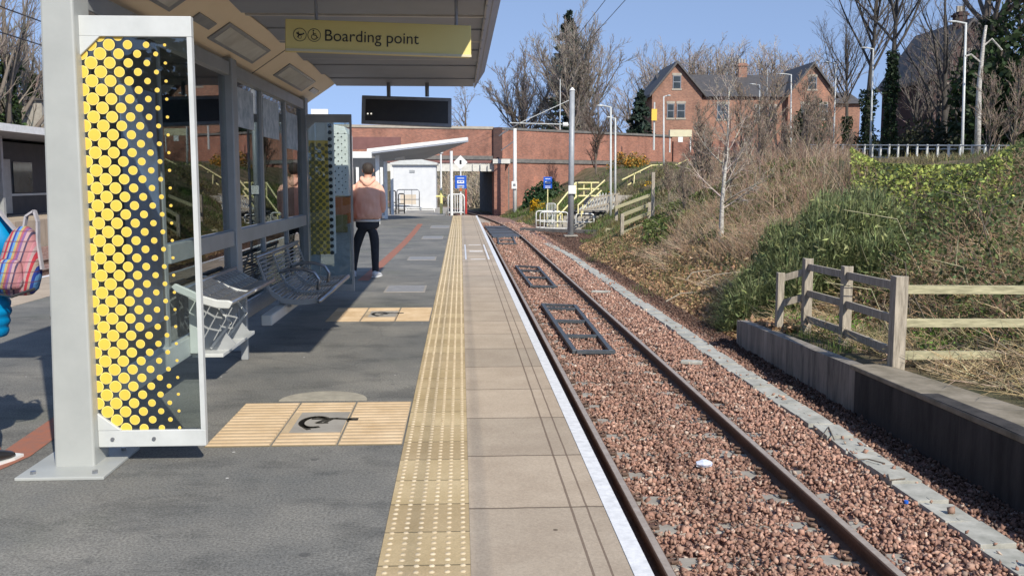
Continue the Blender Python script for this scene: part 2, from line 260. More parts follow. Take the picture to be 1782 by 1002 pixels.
# ---------------------------------------------------------------- object helpers
ORG = {}
def tag(o, label=None, cat=None, group=None, kind=None):
    if label: o['label'] = label
    if cat: o['category'] = cat
    if group: o['group'] = group
    if kind: o['kind'] = kind
    return o
def empty(name, loc, label=None, cat=None, group=None, kind=None):
    o = bpy.data.objects.new(name, None); COL.objects.link(o); o.location = loc; o.empty_display_size = .2
    ORG[o.name] = Vector(loc); return tag(o, label, cat, group, kind)
def _link(name, me, mat, parent, loc):
    o = bpy.data.objects.new(name, me); COL.objects.link(o)
    if parent is not None:
        o.parent = parent; ORG[o.name] = ORG[parent.name]
    else:
        o.location = loc; ORG[o.name] = Vector(loc)
    mats = mat if isinstance(mat, (list, tuple)) else [mat]
    for k in mats: me.materials.append(M[k] if isinstance(k, str) else k)
    return o
class MB:
    """collects shapes in world coordinates; build() links them as one mesh"""
    def __init__(s): s.v = []; s.f = []; s.mi = []; s.cur = 0
    def add(s, vs, fs):
        n = len(s.v); s.v += [tuple(a) for a in vs]; s.f += [tuple(i+n for i in f) for f in fs]; s.mi += [s.cur]*len(fs); return s
    def box(s, a, b, rz=0, c=None):
        x0,y0,z0 = a; x1,y1,z1 = b
        vs = [Vector(p) for p in ((x0,y0,z0),(x1,y0,z0),(x1,y1,z0),(x0,y1,z0),(x0,y0,z1),(x1,y0,z1),(x1,y1,z1),(x0,y1,z1))]
        if rz:
            cc = Vector(c) if c else sum(vs, Vector())/8; m = Matrix.Rotation(rz, 3, 'Z'); vs = [m@(p-cc)+cc for p in vs]
        return s.add(vs, [(0,3,2,1),(4,5,6,7),(0,1,5,4),(1,2,6,5),(2,3,7,6),(3,0,4,7)])
    def hexa(s, bot, top): return s.add(list(bot)+list(top), [(3,2,1,0),(4,5,6,7),(0,1,5,4),(1,2,6,5),(2,3,7,6),(3,0,4,7)])
    def wall(s, p0, p1, z0, z1, th, z0b=None, z1b=None):
        p0 = Vector(p0[:2]); p1 = Vector(p1[:2]); d = (p1-p0).normalized(); n = Vector((-d.y, d.x))*th
        z0b = z0 if z0b is None else z0b; z1b = z1 if z1b is None else z1b
        q = [(p0,z0,z1),(p1,z0b,z1b),(p1+n,z0b,z1b),(p0+n,z0,z1)]
        return s.hexa([(a.x,a.y,b) for a,b,c in q], [(a.x,a.y,c) for a,b,c in q])
    def tube(s, pts, r, n=8, closed_ends=True, r1=None):
        pts = [Vector(p) for p in pts]; rings = []; prev = None
        for i, p in enumerate(pts):
            d = (pts[min(i+1,len(pts)-1)]-pts[max(i-1,0)]).normalized()
            if prev is None: a = d.orthogonal().normalized()
            else: a = (prev - d*prev.dot(d)).normalized()
            prev = a; b = d.cross(a); rr = r if r1 is None else r+(r1-r)*i/(len(pts)-1)
            rings.append([p+a*math.cos(2*math.pi*k/n)*rr+b*math.sin(2*math.pi*k/n)*rr for k in range(n)])
        vs = [q for g in rings for q in g]; fs = []
        for i in range(len(pts)-1):
            for k in range(n): fs.append((i*n+k, i*n+(k+1)%n, (i+1)*n+(k+1)%n, (i+1)*n+k))
        if closed_ends: fs += [tuple(range(n))[::-1], tuple(range((len(pts)-1)*n, len(pts)*n))]
        return s.add(vs, fs)
    def bar(s, p0, p1, wx, wz):
        """rectangular bar; wx sideways width, wz height"""
        p0 = Vector(p0); p1 = Vector(p1); d = (p1-p0).normalized(); side = d.cross(Vector((0,0,1)))
        side = Vector((1,0,0)) if side.length < 1e-3 else side.normalized(); up = side.cross(d)
        q = lambda p: [p+side*a*wx/2+up*b*wz/2 for a,b in ((-1,-1),(1,-1),(1,1),(-1,1))]
        return s.hexa(q(p0), q(p1))
    def prism(s, poly, off):
        """poly: 3d points, extruded by vector off"""
        poly = [Vector(p) for p in poly]; off = Vector(off); n = len(poly)
        return s.add(poly+[p+off for p in poly], [tuple(range(n))[::-1], tuple(range(n,2*n))]+[(i,(i+1)%n,n+(i+1)%n,n+i) for i in range(n)])
    def disc(s, c, ux, uy, r, n=16, th=.002):
        c = Vector(c); ux = Vector(ux); uy = Vector(uy); nn = ux.cross(uy).normalized()*th
        return s.prism([c+ux*math.cos(2*math.pi*k/n)*r+uy*math.sin(2*math.pi*k/n)*r for k in range(n)], nn)
    def sphere(s, c, r, n=8, m=6):
        c = Vector(c); r = Vector(r) if not isinstance(r, (int,float)) else Vector((r,r,r)); vs = []; fs = []
        for i in range(1, m):
            t = math.pi*i/m
            for k in range(n): vs.append((c.x+r.x*math.sin(t)*math.cos(2*math.pi*k/n), c.y+r.y*math.sin(t)*math.sin(2*math.pi*k/n), c.z+r.z*math.cos(t)))
        vs += [(c.x,c.y,c.z+r.z),(c.x,c.y,c.z-r.z)]; T = len(vs)-2
        for i in range(m-2):
            for k in range(n): fs.append((i*n+k, (i+1)*n+k, (i+1)*n+(k+1)%n, i*n+(k+1)%n))
        for k in range(n): fs.append((T, k, (k+1)%n)); fs.append((T+1, (m-2)*n+(k+1)%n, (m-2)*n+k))
        return s.add(vs, fs)
    def rings(s, rs, cap=True):
        """rs: list of equal-length rings of points"""
        n = len(rs[0]); vs = [q for g in rs for q in g]
        fs = [(i*n+k, i*n+(k+1)%n, (i+1)*n+(k+1)%n, (i+1)*n+k) for i in range(len(rs)-1) for k in range(n)]
        if cap: fs += [tuple(range(n))[::-1], tuple(range((len(rs)-1)*n, len(rs)*n))]
        return s.add(vs, fs)
    def stroke(s, pts, wd, ux, uy, o, th=.002, closed=False):
        """flat thick polyline in the plane o + a*ux + b*uy"""
        ux = Vector(ux); uy = Vector(uy); o = Vector(o); nn = ux.cross(uy).normalized()*th
        pts = [Vector((p[0],p[1])) for p in pts]
        if closed: pts = pts+[pts[0]]
        for a, b in zip(pts[:-1], pts[1:]):
            d = (b-a).normalized(); q = Vector((-d.y,d.x))*wd/2; a2 = a-d*wd*.25; b2 = b+d*wd*.25
            s.prism([o+ux*k.x+uy*k.y for k in (a2-q, b2-q, b2+q, a2+q)], nn)
        return s
    def build(s, name, mat, parent=None, loc=None, smooth=False, bevel=0, label=None, cat=None, group=None, kind=None):
        if parent is not None: L0 = ORG[parent.name]
        elif loc is not None: L0 = Vector(loc)
        else:
            a = np.array(s.v); L0 = Vector(((a[:,0].min()+a[:,0].max())/2, (a[:,1].min()+a[:,1].max())/2, a[:,2].min()))
        me = bpy.data.meshes.new(name); me.from_pydata([(x-L0.x, y-L0.y, z-L0.z) for x,y,z in s.v], [], s.f)
        me.polygons.foreach_set('material_index', s.mi)
        bm = bmesh.new(); bm.from_mesh(me); bmesh.ops.recalc_face_normals(bm, faces=bm.faces); bm.to_mesh(me); bm.free()
        o = _link(name, me, mat, parent, L0)
        if smooth: me.polygons.foreach_set('use_smooth', [True]*len(me.polygons))
        if bevel:
            b = o.modifiers.new('bevel', 'BEVEL'); b.width = bevel; b.segments = 2; b.limit_method = 'ANGLE'
        return tag(o, label, cat, group, kind)
def np_mesh(name, V, Fc, colr, mat, parent=None, loc=(0,0,0), smooth=False, **kw):
    """V (n,3), Fc (m,k) with k the same for all faces, colr (n,3) or None"""
    L0 = ORG[parent.name] if parent is not None else Vector(loc)
    V = np.asarray(V, dtype=np.float32) - np.array(L0, dtype=np.float32); Fc = np.asarray(Fc, dtype=np.int32); me = bpy.data.meshes.new(name); k = Fc.shape[1]
    me.vertices.add(len(V)); me.vertices.foreach_set('co', V.ravel()); me.loops.add(Fc.size); me.loops.foreach_set('vertex_index', Fc.ravel())
    me.polygons.add(len(Fc)); me.polygons.foreach_set('loop_start', np.arange(0, Fc.size, k, dtype=np.int32))
    if smooth: me.polygons.foreach_set('use_smooth', np.ones(len(Fc), dtype=bool))
    me.update(calc_edges=True)
    if colr is not None:
        a = me.attributes.new('col', 'FLOAT_COLOR', 'POINT'); c4 = np.ones((len(V), 4), dtype=np.float32); c4[:, :3] = colr; a.data.foreach_set('color', c4.ravel())
    o = _link(name, me, mat, parent, L0); return tag(o, **kw)
def copy_tree(o, parent=None):
    c = o.copy(); COL.objects.link(c)
    if parent is not None: c.parent = parent; c.matrix_parent_inverse = o.matrix_parent_inverse
    for ch in [x for x in bpy.data.objects if x.parent == o]: copy_tree(ch, c)
    return c
_kids = {}
def text(name, s, size, o, ux, uy, mat, parent, ext=.001, align='LEFT'):
    cu = bpy.data.curves.new('t', 'FONT'); cu.body = s; cu.size = size; cu.extrude = ext; cu.align_x = align
    t = bpy.data.objects.new('t', cu); COL.objects.link(t); bpy.context.view_layer.update()
    me = bpy.data.meshes.new_from_object(t.evaluated_get(bpy.context.evaluated_depsgraph_get())); bpy.data.objects.remove(t)
    ux = Vector(ux).normalized(); uy = Vector(uy).normalized(); n = ux.cross(uy); L0 = ORG[parent.name]; o = Vector(o)
    for v in me.vertices: v.co = o+ux*v.co.x+uy*v.co.y+n*v.co.z - L0
    me.materials.clear(); return _link(name, me, mat, parent, L0)
# tubes by numpy
def seg_tubes(P0, P1, R0, R1, sides=3):
    P0 = np.asarray(P0, float); P1 = np.asarray(P1, float); R0 = np.asarray(R0, float); R1 = np.asarray(R1, float); n = len(P0)
    D = P1-P0; D /= np.linalg.norm(D, axis=1, keepdims=True)+1e-9
    ref = np.where(np.abs(D[:, 2:3]) > .9, np.array([[1.,0,0]]), np.array([[0,0,1.]])); A = np.cross(D, ref); A /= np.linalg.norm(A, axis=1, keepdims=True); Bv = np.cross(D, A)
    V = np.zeros((n, 2*sides, 3)); 
    for k in range(sides):
        o = A*math.cos(2*math.pi*k/sides)+Bv*math.sin(2*math.pi*k/sides); V[:, k] = P0+o*R0[:, None]; V[:, sides+k] = P1+o*R1[:, None]
    f = np.array([[k, (k+1) % sides, sides+(k+1) % sides, sides+k] for k in range(sides)])
    Fc = (np.arange(n)*2*sides)[:, None, None]+f[None]; return V.reshape(-1, 3), Fc.reshape(-1, 4)
def cards(C, size, col, rngl, flat=.0, asp=1.6):
    """little leaf quads at centres C, random orientation"""
    n = len(C); a = rngl.normal(size=(n,3)); a[:, 2] *= (1-flat); a /= np.linalg.norm(a, axis=1, keepdims=True); b = np.cross(a, rngl.normal(size=(n,3))); b /= np.linalg.norm(b, axis=1, keepdims=True)
    s = np.asarray(size).reshape(-1, 1)*np.ones((n,1)); a = a*s*asp/2; b = b*s/2
    V = np.stack([C-a, C-b*.9, C+a, C+b*.9], axis=1).reshape(-1, 3); Fc = np.arange(n*4).reshape(-1, 4); return V, Fc, np.repeat(col, 4, axis=0)
def tone(n, base, var, rngl):
    b = np.array(base)[None]*np.exp(rngl.normal(size=(n,1))*var)*(1+rngl.normal(size=(n,3))*.06); return np.clip(b, 0.005, .95)
# ================================================================ TERRAIN
def curve_off(Y): 
    d = max(0.0, Y-42); return -min(d*d/620.0, .19*d)
def wtop(Y): return -.68+max(0, min(1, (15.4-Y)/7.6))*.21
def toe(Y): return 4.75+curve_off(Y)+1.7*math.exp(-((Y-49.5)/8.5)**4)
def Hs(X, Y):
    """height of the ground"""
    t = toe(Y)
    if X > t-.02:
        s = X-t; z = -1.15+.40*min(s, 8.3)+.03*max(0, min(s-8.3, 40))
        if Y > 50 and s > 5: z += .022*min(Y-50, 110)*min(1, (s-5)/6)
        z += (.10*math.sin(X*1.3+Y*.7)+.06*math.sin(Y*1.9-X*.8))*min(1, s/1.5)
        if Y < 15.9 and X > 4.66:
            k = min(1, max(0, (15.9-Y)/.5)); z = z*(1-k)+max(z, wtop(Y)-.03)*k
        return z
    if X < -24: return -1.15+.33*min(-X-24, 11)
    return -1.15
xs = sorted(set([-400,-250,-160,-110,-80,-60,-50,-42]+[-38+2*i for i in range(16)]+[-7,-5,-3,-1,0,.7]+[round(1.5+.5*i,2) for i in range(7)]+[4.62,4.72]+[round(4.9+.3*i,2) for i in range(38)]+[17+1.5*i for i in range(12)]+[37,42,50,60,80,110,160,250,400]))
ys = sorted(set([-60,-30,-10,-4,0,2]+[round(3+.3*i,2) for i in range(160)]+[52+2*i for i in range(40)]+[135,150,180,230,300,400,600,900]))
V = np.array([(x, y, Hs(x, y)) for y in ys for x in xs]); nx = len(xs)
Fq = np.array([(j*nx+i, j*nx+i+1, (j+1)*nx+i+1, (j+1)*nx+i) for j in range(len(ys)-1) for i in range(nx-1)])
np_mesh('ground', V, Fq, None, 'earth', smooth=True, kind='structure')
# track bed: broken stone under both lines
def strip(name, x0, x1, z, mat, yl, **kw):
    V = []; 
    for y in yl:
        o = curve_off(y); V += [(x0+o, y, z), (x1+o, y, z)]
    n = len(yl); Fq = [(2*i, 2*i+1, 2*i+3, 2*i+2) for i in range(n-1)]
    return np_mesh(name, np.array(V), np.array(Fq), None, mat, **kw)
yl = [-6]+[2*i for i in range(-2, 70)]
strip('track_bed', .78, 4.70, -1.118, 'ballast_bed', yl, kind='structure')
V_ = np.array([(x_, y_, -1.128) for y_ in range(38, 62, 2) for x_ in (4.5, max(4.75, toe(y_)+.35))]); np_mesh('ballast_apron', V_, np.array([(2*i, 2*i+1, 2*i+3, 2*i+2) for i in range(11)]), None, 'ballast_bed', kind='structure')
strip('far_track_bed', -17.4, -7.2, -1.118, 'ballast_bed', yl, kind='structure')
# ================================================================ PLATFORM
b = MB(); b.box((-5.75,-4,-1.3), (-.354,44.6,0)); b.build('platform', 'asphalt', kind='structure')
b = MB(); b.box((-.354,-4,-.16), (.034,44.5,.004)); b.build('tactile_paving', 'tactile', kind='structure')
b = MB(); b.box((.034,-4,-.12), (.78,44.5,.006)); b.build('edge_paving', 'slabs', kind='structure')
b = MB(); b.box((.034,-4,-1.3), (.70,44.4,-.12)); b.build('platform_wall', 'brick_dark', kind='structure')
b = MB(); b.box((.698,-4,.006), (.778,44.45,.010)); b.box((-7.02,-4,.006), (-6.93,44.45,.010)); b.build('edge_line', 'white_stripe', kind='structure')
b = MB(); b.box((-7.05,-4,-1.3), (-5.75,44.5,.004)); b.build('far_edge_paving', 'slabs', kind='structure')
b = MB(); b.box((-12,44.6,-1.2), (-.75,60,-.02)); b.build('end_path', 'concrete', kind='structure')
b = MB(); b.box((-24,-4,-1.3), (-17.5,66,0)); b.build('opposite_platform', 'slabs', kind='structure')
# raised domes on the tactile tiles
pts = []; y = 3.0
while y < 44.3:
    for k in range(6): pts.append((-.354+.0323+k*.0647, y+.032))
    y += .0638
pts = np.array(pts); ang = np.arange(6)*math.pi/3; n = len(pts)
ring = np.stack([np.cos(ang), np.sin(ang)], 1); V = np.zeros((n, 12, 3))
V[:, :6, :2] = pts[:, None]+ring[None]*.0145; V[:, :6, 2] = .0035; V[:, 6:, :2] = pts[:, None]+ring[None]*.0095; V[:, 6:, 2] = .0088
f1 = np.array([[k, (k+1)%6, 6+(k+1)%6, 6+k] for k in range(6)]+[[6,7,8,9],[6,9,10,11]]); Fq = (np.arange(n)*12)[:, None, None]+f1
np_mesh('tactile_domes', V.reshape(-1,3), Fq.reshape(-1,4), None, 'blister', kind='structure')
# boarding mats: corduroy tiles with wheelchair symbol
def corduroy(x0, x1, y0, y1, label):
    r = empty('tactile_mat', (x0, y0, 0), label, 'tactile mat', 'corduroy boarding mats')
    w3 = (x1-x0)/3
    for k in range(3):
        b = MB(); b.box((x0+k*w3+.006, y0, -.02), (x0+(k+1)*w3-.006, y1, .005))
        t = b.build('tile', 'corduroy', r)
        b = MB(); ny = int((y1-y0)/.075)
        for i in range(ny):
            yy = y0+(i+.5)*(y1-y0)/ny
            segs = [(x0+k*w3+.012, x0+(k+1)*w3-.012)]
            if k == 1 and .24 < (i+.5)/ny < .72: continue
            for a, c in segs: b.hexa([(a,yy-.022,.004),(c,yy-.022,.004),(c,yy+.022,.004),(a,yy+.022,.004)], [(a,yy-.013,.0105),(c,yy-.013,.0105),(c,yy+.013,.0105),(a,yy+.013,.0105)])
        b.build('ridge', 'ridge', t)
    b = MB(); cx = x0+1.5*w3; L = (y1-y0)
    b.box((x0+w3+.06, y0+.24*L, .004), (x0+2*w3-.012, y0+.72*L, .0095)); b.build('symbol_plate', 'concrete', r)
    # wheelchair lying on its side, read by a user facing the shelter
    b = MB(); S = .52; O = (x0+w3+.10, y0+.48*L, .0095); ux = (S,0,0); uy = (0,S,0)
    arc = [(.17+.17*math.cos(t), .30*math.sin(t)*.9) for t in np.linspace(.9, 2*math.pi-1.15, 20)]
    b.stroke(arc, .075, ux, uy, O); b.stroke([(.12,.17),(.42,.17),(.60,.12)], .075, ux, uy, O); b.stroke([(.60,.12),(.67,.12)], .13, ux, uy, O)
    b.stroke([(.20,-.04),(.30,.15)], .06, ux, uy, O); b.stroke([(.30,.0),(.37,.16)], .05, ux, uy, O); b.stroke([(.20,-.05),(.33,-.05)], .05, ux, uy, O); b.stroke([(.08,-.26),(.14,-.36)],.06,ux,uy,O)
    b.build('wheelchair_symbol', 'text_dark', r)
corduroy(-1.56, -.36, 5.74, 6.88, 'tan corduroy tiles with black wheelchair symbol beside the near glass screen')
corduroy(-1.56, -.36, 10.95, 12.1, 'tan corduroy tiles with faint wheelchair symbol on the platform beyond the first')
c = G(562, 697); b = MB(); pr = [(c.x-.32*math.cos(t), c.y+.30*math.sin(t)) for t in np.linspace(0, math.pi, 18)]
b.prism([(x, y, -.004) for x, y in pr], (0,0,.010)); b.build('half_round_slab', 'manhole', label='half round concrete cover touching the top of the near tan tiles', cat='cover', kind='thing')
for (xa, ya, xb, yb, lab) in ((667,509,743,497,'largest grey plate on asphalt, nearest the far tan tiles'),(708,453,760,447,'grey plate on asphalt beyond the standing person'),(733,416,772,411,'small grey plate on asphalt just past the plate beyond the person'),(748,397,783,393,'farthest tiny grey plate on asphalt beside the tactile strip')):
    p = G(xa, ya); q = G(xb, yb); b = MB(); b.box((p.x,p.y,-.005), (q.x,q.y,.006)); o = b.build('access_plate', 'iron_plate', label=lab, cat='access plate', group='grey plates along the platform')
    b = MB(); b.box((p.x+.03,p.y+.03,.006),(q.x-.03,q.y-.03,.009)); b.build('inner_lid','plate_grey',o)
# painted outline on the edge slabs
b = MB(); y0, y1 = G(806,452).y, G(850,426).y
for xx in (.09, .56): b.box((xx,y0,.006),(xx+.035,y1,.009))
for yy in (y0, (y0+y1)/2-.15, (y0+y1)/2+.1, y1-.12): b.box((.2,yy,.006),(.5,yy+.08,.009))
b.build('slab_marking', 'white_stripe', label='faded white painted box marks on the edge slabs', cat='painted marking')
# orange line painted along the asphalt
b = MB(); pl = [(-1.58,15.5),(-1.54,18),(-1.5,21),(-1.46,25),(-1.46,30),(-1.5,36)]
for (a0, a1), (b0, b1) in zip(pl[:-1], pl[1:]): b.add([(a0-.09,a1,.004),(a0+.09,a1,.004),(b0+.09,b1,.004),(b0-.09,b1,.004)], [(0,1,2,3)])
pl = [(-2.75,4.9),(-2.62,5.6),(-2.7,7),(-2.9,10),(-3.2,14)]
for (a0, a1), (b0, b1) in zip(pl[:-1], pl[1:]): b.add([(a0-.10,a1,.004),(a0+.10,a1,.004),(b0+.10,b1,.004),(b0-.10,b1,.004)], [(0,1,2,3)])
b.build('orange_line', 'orange_line', kind='structure')
# ================================================================ TRACK
def rail(xc, name, label, ya=-5, yb=120):
    prof = [(-.07,-.150),(.07,-.150),(.07,-.138),(.012,-.122),(.010,-.045),(.036,-.036),(.036,-.006),(.030,0),(-.030,0),(-.036,-.006),(-.036,-.036),(-.010,-.045),(-.012,-.122),(-.07,-.138)]
    yy = [ya]+list(np.arange(4, 42, 6.0))+list(np.arange(42, yb, 2.0)); rs = []
    for y in yy: rs.append([(xc+curve_off(y)+px, y, -.972+pz) for px, pz in prof])
    b = MB(); b.rings(rs); o = b.build(name, 'rail_rust', None, (xc, ya, -1.12), label=label, cat='rail')
    b = MB(); V = [(-.027,.0012),(.027,.0012)]; rs = [[(xc+curve_off(y)+px, y, -.972+pz) for px, pz in ((-.026,.0005),(.026,.0005),(.026,.002),(-.026,.002))] for y in yy]
    b.rings(rs); b.build('running_surface', 'rail_top', o)
rail(1.372, 'rail', 'rusty steel rail running right beside the platform edge')
rail(2.880, 'rail', 'rusty steel rail on the far side of the near track, from the platform')
for i, xx in enumerate((-12.2,-13.7)):
    rail(xx, 'rail', ['rusty rail left of the island platform, nearer of the pair', 'rusty rail left of the island platform, farther of the pair'][i], 2, 100)
for i, xx in enumerate((-8.2,-9.7)): rail(xx, 'rail', ['dull rail hugging the left edge of the island platform','dull rail one gauge out from the left edge of the island platform'][i], 2, 100)
# concrete sleepers with rail clips
def make_sleeper():
    r = empty('railway_sleeper', (2.126, 0, -1.13)); cx = 2.126
    b = MB(); b.hexa([(cx-1.12,-.13,-1.30),(cx+1.12,-.13,-1.30),(cx+1.12,.13,-1.30),(cx-1.12,.13,-1.30)], [(cx-1.10,-.10,-1.105),(cx+1.10,-.10,-1.105),(cx+1.10,.10,-1.105),(cx-1.10,.10,-1.105)]); b.build('sleeper_body', 'concrete', r, bevel=.012)
    for xr in (1.372, 2.880):
        for s in (-1, 1):
            b = MB(); x = xr+s*.115
            b.tube([(x-s*.045,-.04,-1.095),(x-s*.045,.045,-1.075),(x+s*.03,.05,-1.06),(x+s*.045,0,-1.07),(x+s*.03,-.05,-1.075),(x-s*.01,-.05,-1.08)], .011, 5)
            b.box((x-.03,-.035,-1.106),(x+.05,.035,-1.085)); b.build('rail_clip', 'rail_rust', r)
    return r
sl = make_sleeper(); ys_ = []; y = 3.1
while y < 76: ys_.append(y); y += .68
for i, y in enumerate(ys_):
    o = sl if i == 0 else copy_tree(sl)
    o.location = (2.126+curve_off(y), y, -1.13); o.rotation_euler.z = (max(0, y-42)/310.0)+random.uniform(-.01,.01)
    tag(o, 'grey concrete sleeper bedded in reddish ballast under the two rusty rails', 'railway sleeper', 'concrete sleepers under the near track')
# loose ballast, real stones
ico = bmesh.new(); bmesh.ops.create_icosphere(ico, subdivisions=1, radius=1); iv = np.array([v.co[:] for v in ico.verts]); iff = np.array([[v.index for v in f.verts] for f in ico.faces]); ico.free()
ov = np.array([(1,0,0),(-1,0,0),(0,1,0),(0,-1,0),(0,0,1),(0,0,-1.)]); of = np.array([(0,2,4),(2,1,4),(1,3,4),(3,0,4),(2,0,5),(1,2,5),(3,1,5),(0,3,5)])
def stones(C, size, rg, bv=ov, bf=of):
    n = len(C); q = rg.normal(size=(n,4)); q /= np.linalg.norm(q, axis=1, keepdims=True); w_,x,y,z = q.T
    Rm = np.stack([1-2*(y*y+z*z),2*(x*y-z*w_),2*(x*z+y*w_),2*(x*y+z*w_),1-2*(x*x+z*z),2*(y*z-x*w_),2*(x*z-y*w_),2*(y*z+x*w_),1-2*(x*x+y*y)],1).reshape(n,3,3)
    s = size[:,None]*rg.uniform(.38,1.5,size=(n,3)); L_ = bv[None]*s[:,None]*rg.uniform(.72,1.2,size=(n,len(bv),1))
    V = np.einsum('nij,nkj->nki', Rm, L_)+C[:,None]; return V.reshape(-1,3), ((np.arange(n)*len(bv))[:,None,None]+bf[None]).reshape(-1,3)
def scatter_ballast():
    rg = np.random.default_rng(11); out = []
    for (ya, yb, dens, sz) in ((2.6,9,1150,.0205),(9,16,1000,.022),(16,26,640,.0255),(26,42,280,.037),(42,62,150,.045)):
        n = int((yb-ya)*3.85*dens); x = rg.uniform(.80,4.66,n); y = rg.uniform(ya,yb,n)
        z = np.full(n, -1.118)+rg.uniform(-.012,.034,n)
        d1 = np.minimum(np.abs(x-1.372), np.abs(x-2.88)); keep = d1 > .085
        ph = np.abs(((y-3.1+.34) % .68)-.34); onsl = (ph < .12) & (x > 1.0) & (x < 3.25)
        near = (d1 < .30)
        z[onsl] += .012; keep &= ~(onsl & near & (rg.random(n) < .93)); keep &= ~(onsl & ~near & (rg.random(n) < .10))
        keep &= ~((np.abs(x-3.93) < .15) & (rg.random(n) < .982)); z[np.abs(x-3.93) < .15] += .06
        mid = np.exp(-((x-2.12)/.4)**2); z += mid*.012
        z += np.where((x > 3.0) & (x < 3.8), .02, 0)
        x, y, z = x[keep], y[keep], z[keep]; s = sz*np.exp(rg.normal(size=len(x))*.22)
        off = np.array([curve_off(t) for t in y]); out.append((np.stack([x+off,y,z],1), s))
    n = 5000; y = rg.uniform(39,60,n); x = 4.6+rg.random(n)*(np.array([toe(t) for t in y])+.3-4.6); out.append((np.stack([x,y,np.full(n,-1.12)],1), .045*np.exp(rg.normal(size=n)*.22)))
    n = 5200; y = rg.uniform(15.6,42,n); x = 4.6+rg.random(n)**1.5*.75; out.append((np.stack([x,y,np.array([Hs(a_,b_) for a_,b_ in zip(x,y)])+.01],1), (.022+.0005*y)*np.exp(rg.normal(size=n)*.22)))
    C = np.concatenate([o[0] for o in out]); S = np.concatenate([o[1] for o in out]); V, Fc = stones(C, S, rg)
    base = np.array([(.38,.225,.17),(.30,.172,.13),(.43,.28,.215),(.21,.125,.10),(.50,.40,.33),(.29,.215,.175)])
    k = rg.choice(6, size=len(C), p=[.34,.27,.18,.12,.04,.05]); col = base[k]*np.exp(rg.normal(size=(len(C),1))*.18)
    dirty = np.clip((C[:,0]-4.05)/.3, 0, 1)[:,None]; col = col*(1-.72*dirty); oil = np.exp(-((C[:,0]-2.126)/.22)**2)[:,None]*.22+np.exp(-((np.minimum(abs(C[:,0]-1.372),abs(C[:,0]-2.88))-.08)/.10)**2)[:,None]*.30; col = col*(1-oil)
    np_mesh('ballast', V, Fc, np.repeat(col, 6, axis=0), 'stones', kind='stuff', label='loose reddish brown ballast stones filling the track bed', cat='ballast')
scatter_ballast()
# cable trough lids
def make_lid():
    b = MB(); b.box((-.14,-.245,-.06),(.14,.245,.0)); b.box((-.02,-.23,.0),(.02,-.17,.004)); return b
lid_me = None; y = 4.3; i = 0; rg = random.Random(3)
while y < 41:
    xx = 3.93+(0 if y < 33 else -.012*(y-33)**1.6*.9)+.02*math.sin(y*.8)
    if lid_me is None:
        o = make_lid().build('trough_lid', 'trough', None, (0,0,0), bevel=.008); lid_me = o.data; src = o
    else: o = src.copy(); COL.objects.link(o)
    o.location = (xx+rg.uniform(-.012,.012), y, -1.05+rg.uniform(-.01,.012)); o.scale = (1, rg.uniform(.88,.95), 1); o.rotation_euler = (rg.uniform(-.02,.02), rg.uniform(-.05,.05), rg.uniform(-.05,.05)+(0 if y < 33 else .05*(y-33)*.5))
    tag(o, 'pale concrete cable trough lid in the line of lids beside the near track', 'trough lid', 'concrete trough lids beside the track'); y += .50; i += 1
def lid_arm(px, py, px2, py2):
    p = G(px,py,-1.05); q = G(px2,py2,-1.05); b = MB(); b.bar(p, q, .14, .05); return b
lid_arm(1030,507,1062,508).build('concrete_strip', 'trough', label='short concrete strip branching from the farther trough lids', cat='concrete strip', bevel=.01)
lid_arm(1185,629,1222,631).build('concrete_strip', 'trough', label='short broken concrete strip branching from the trough lids nearer the camera', cat='concrete strip', bevel=.01)
# black rubber grids lying between the rails
def ladder(cor, rungs, label):
    """cor: four pixel corners near-left, near-right, far-right, far-left"""
    c = [G(*p, -1.03) for p in cor]; r = empty('track_grid', c[0], label, 'track grid', 'black grids lying between the rails')
    b = MB(); b.bar(c[0], c[3], .075, .06); b.build('side_bar', 'rubber_frame', r, bevel=.006)
    b = MB(); b.bar(c[1], c[2], .075, .06); b.build('side_bar', 'rubber_frame', r, bevel=.006)
    for t in rungs:
        p = c[0].lerp(c[3], t); q = c[1].lerp(c[2], t); e = (q-p).normalized()*.03
        b = MB(); b.bar(p-(0,0,0) if False else p+e, q-e+(e*3 if t == 0 else e*0), .09, .05); b.build('rung', 'rubber_frame', r)
ladder([(1000,612),(1064,612),(1000,532),(944,530)], (0,.27,.58,.9,1.0), 'largest black grid with open rungs lying between the rails, nearest the camera')
ladder([(925,498),(966,499),(936,465),(898,463)], (0,.4,.75,1.0), 'middle black grid with three openings lying between the rails')
ladder([(868,424),(897,424),(892,412),(866,412)], (0,.5,1.0), 'small black grid in front of the black mat between the rails')
c = [G(*p, -1.0) for p in ((858,412),(905,411),(878,393),(843,393))]
b = MB(); b.hexa([v-Vector((0,0,.08)) for v in c], c); o = b.build('track_mat', 'rubber_frame', label='flat black mat covering the space between the rails far down the track', cat='track mat')
b = MB(); 
for t in (.25,.5,.75): b.bar(c[0].lerp(c[3],t)+Vector((0,0,.012)), c[1].lerp(c[2],t)+Vector((0,0,.012)), .05, .02)
b.build('rib', 'black', o)
b = MB(); y = 52; b.bar((3.3,y,-1.0),(7.2,y-3.2,-1.0),.30,.16); b.build('cable_duct','concrete_dark',label='low dark duct across the ballast leading to the white barriers', cat='duct')
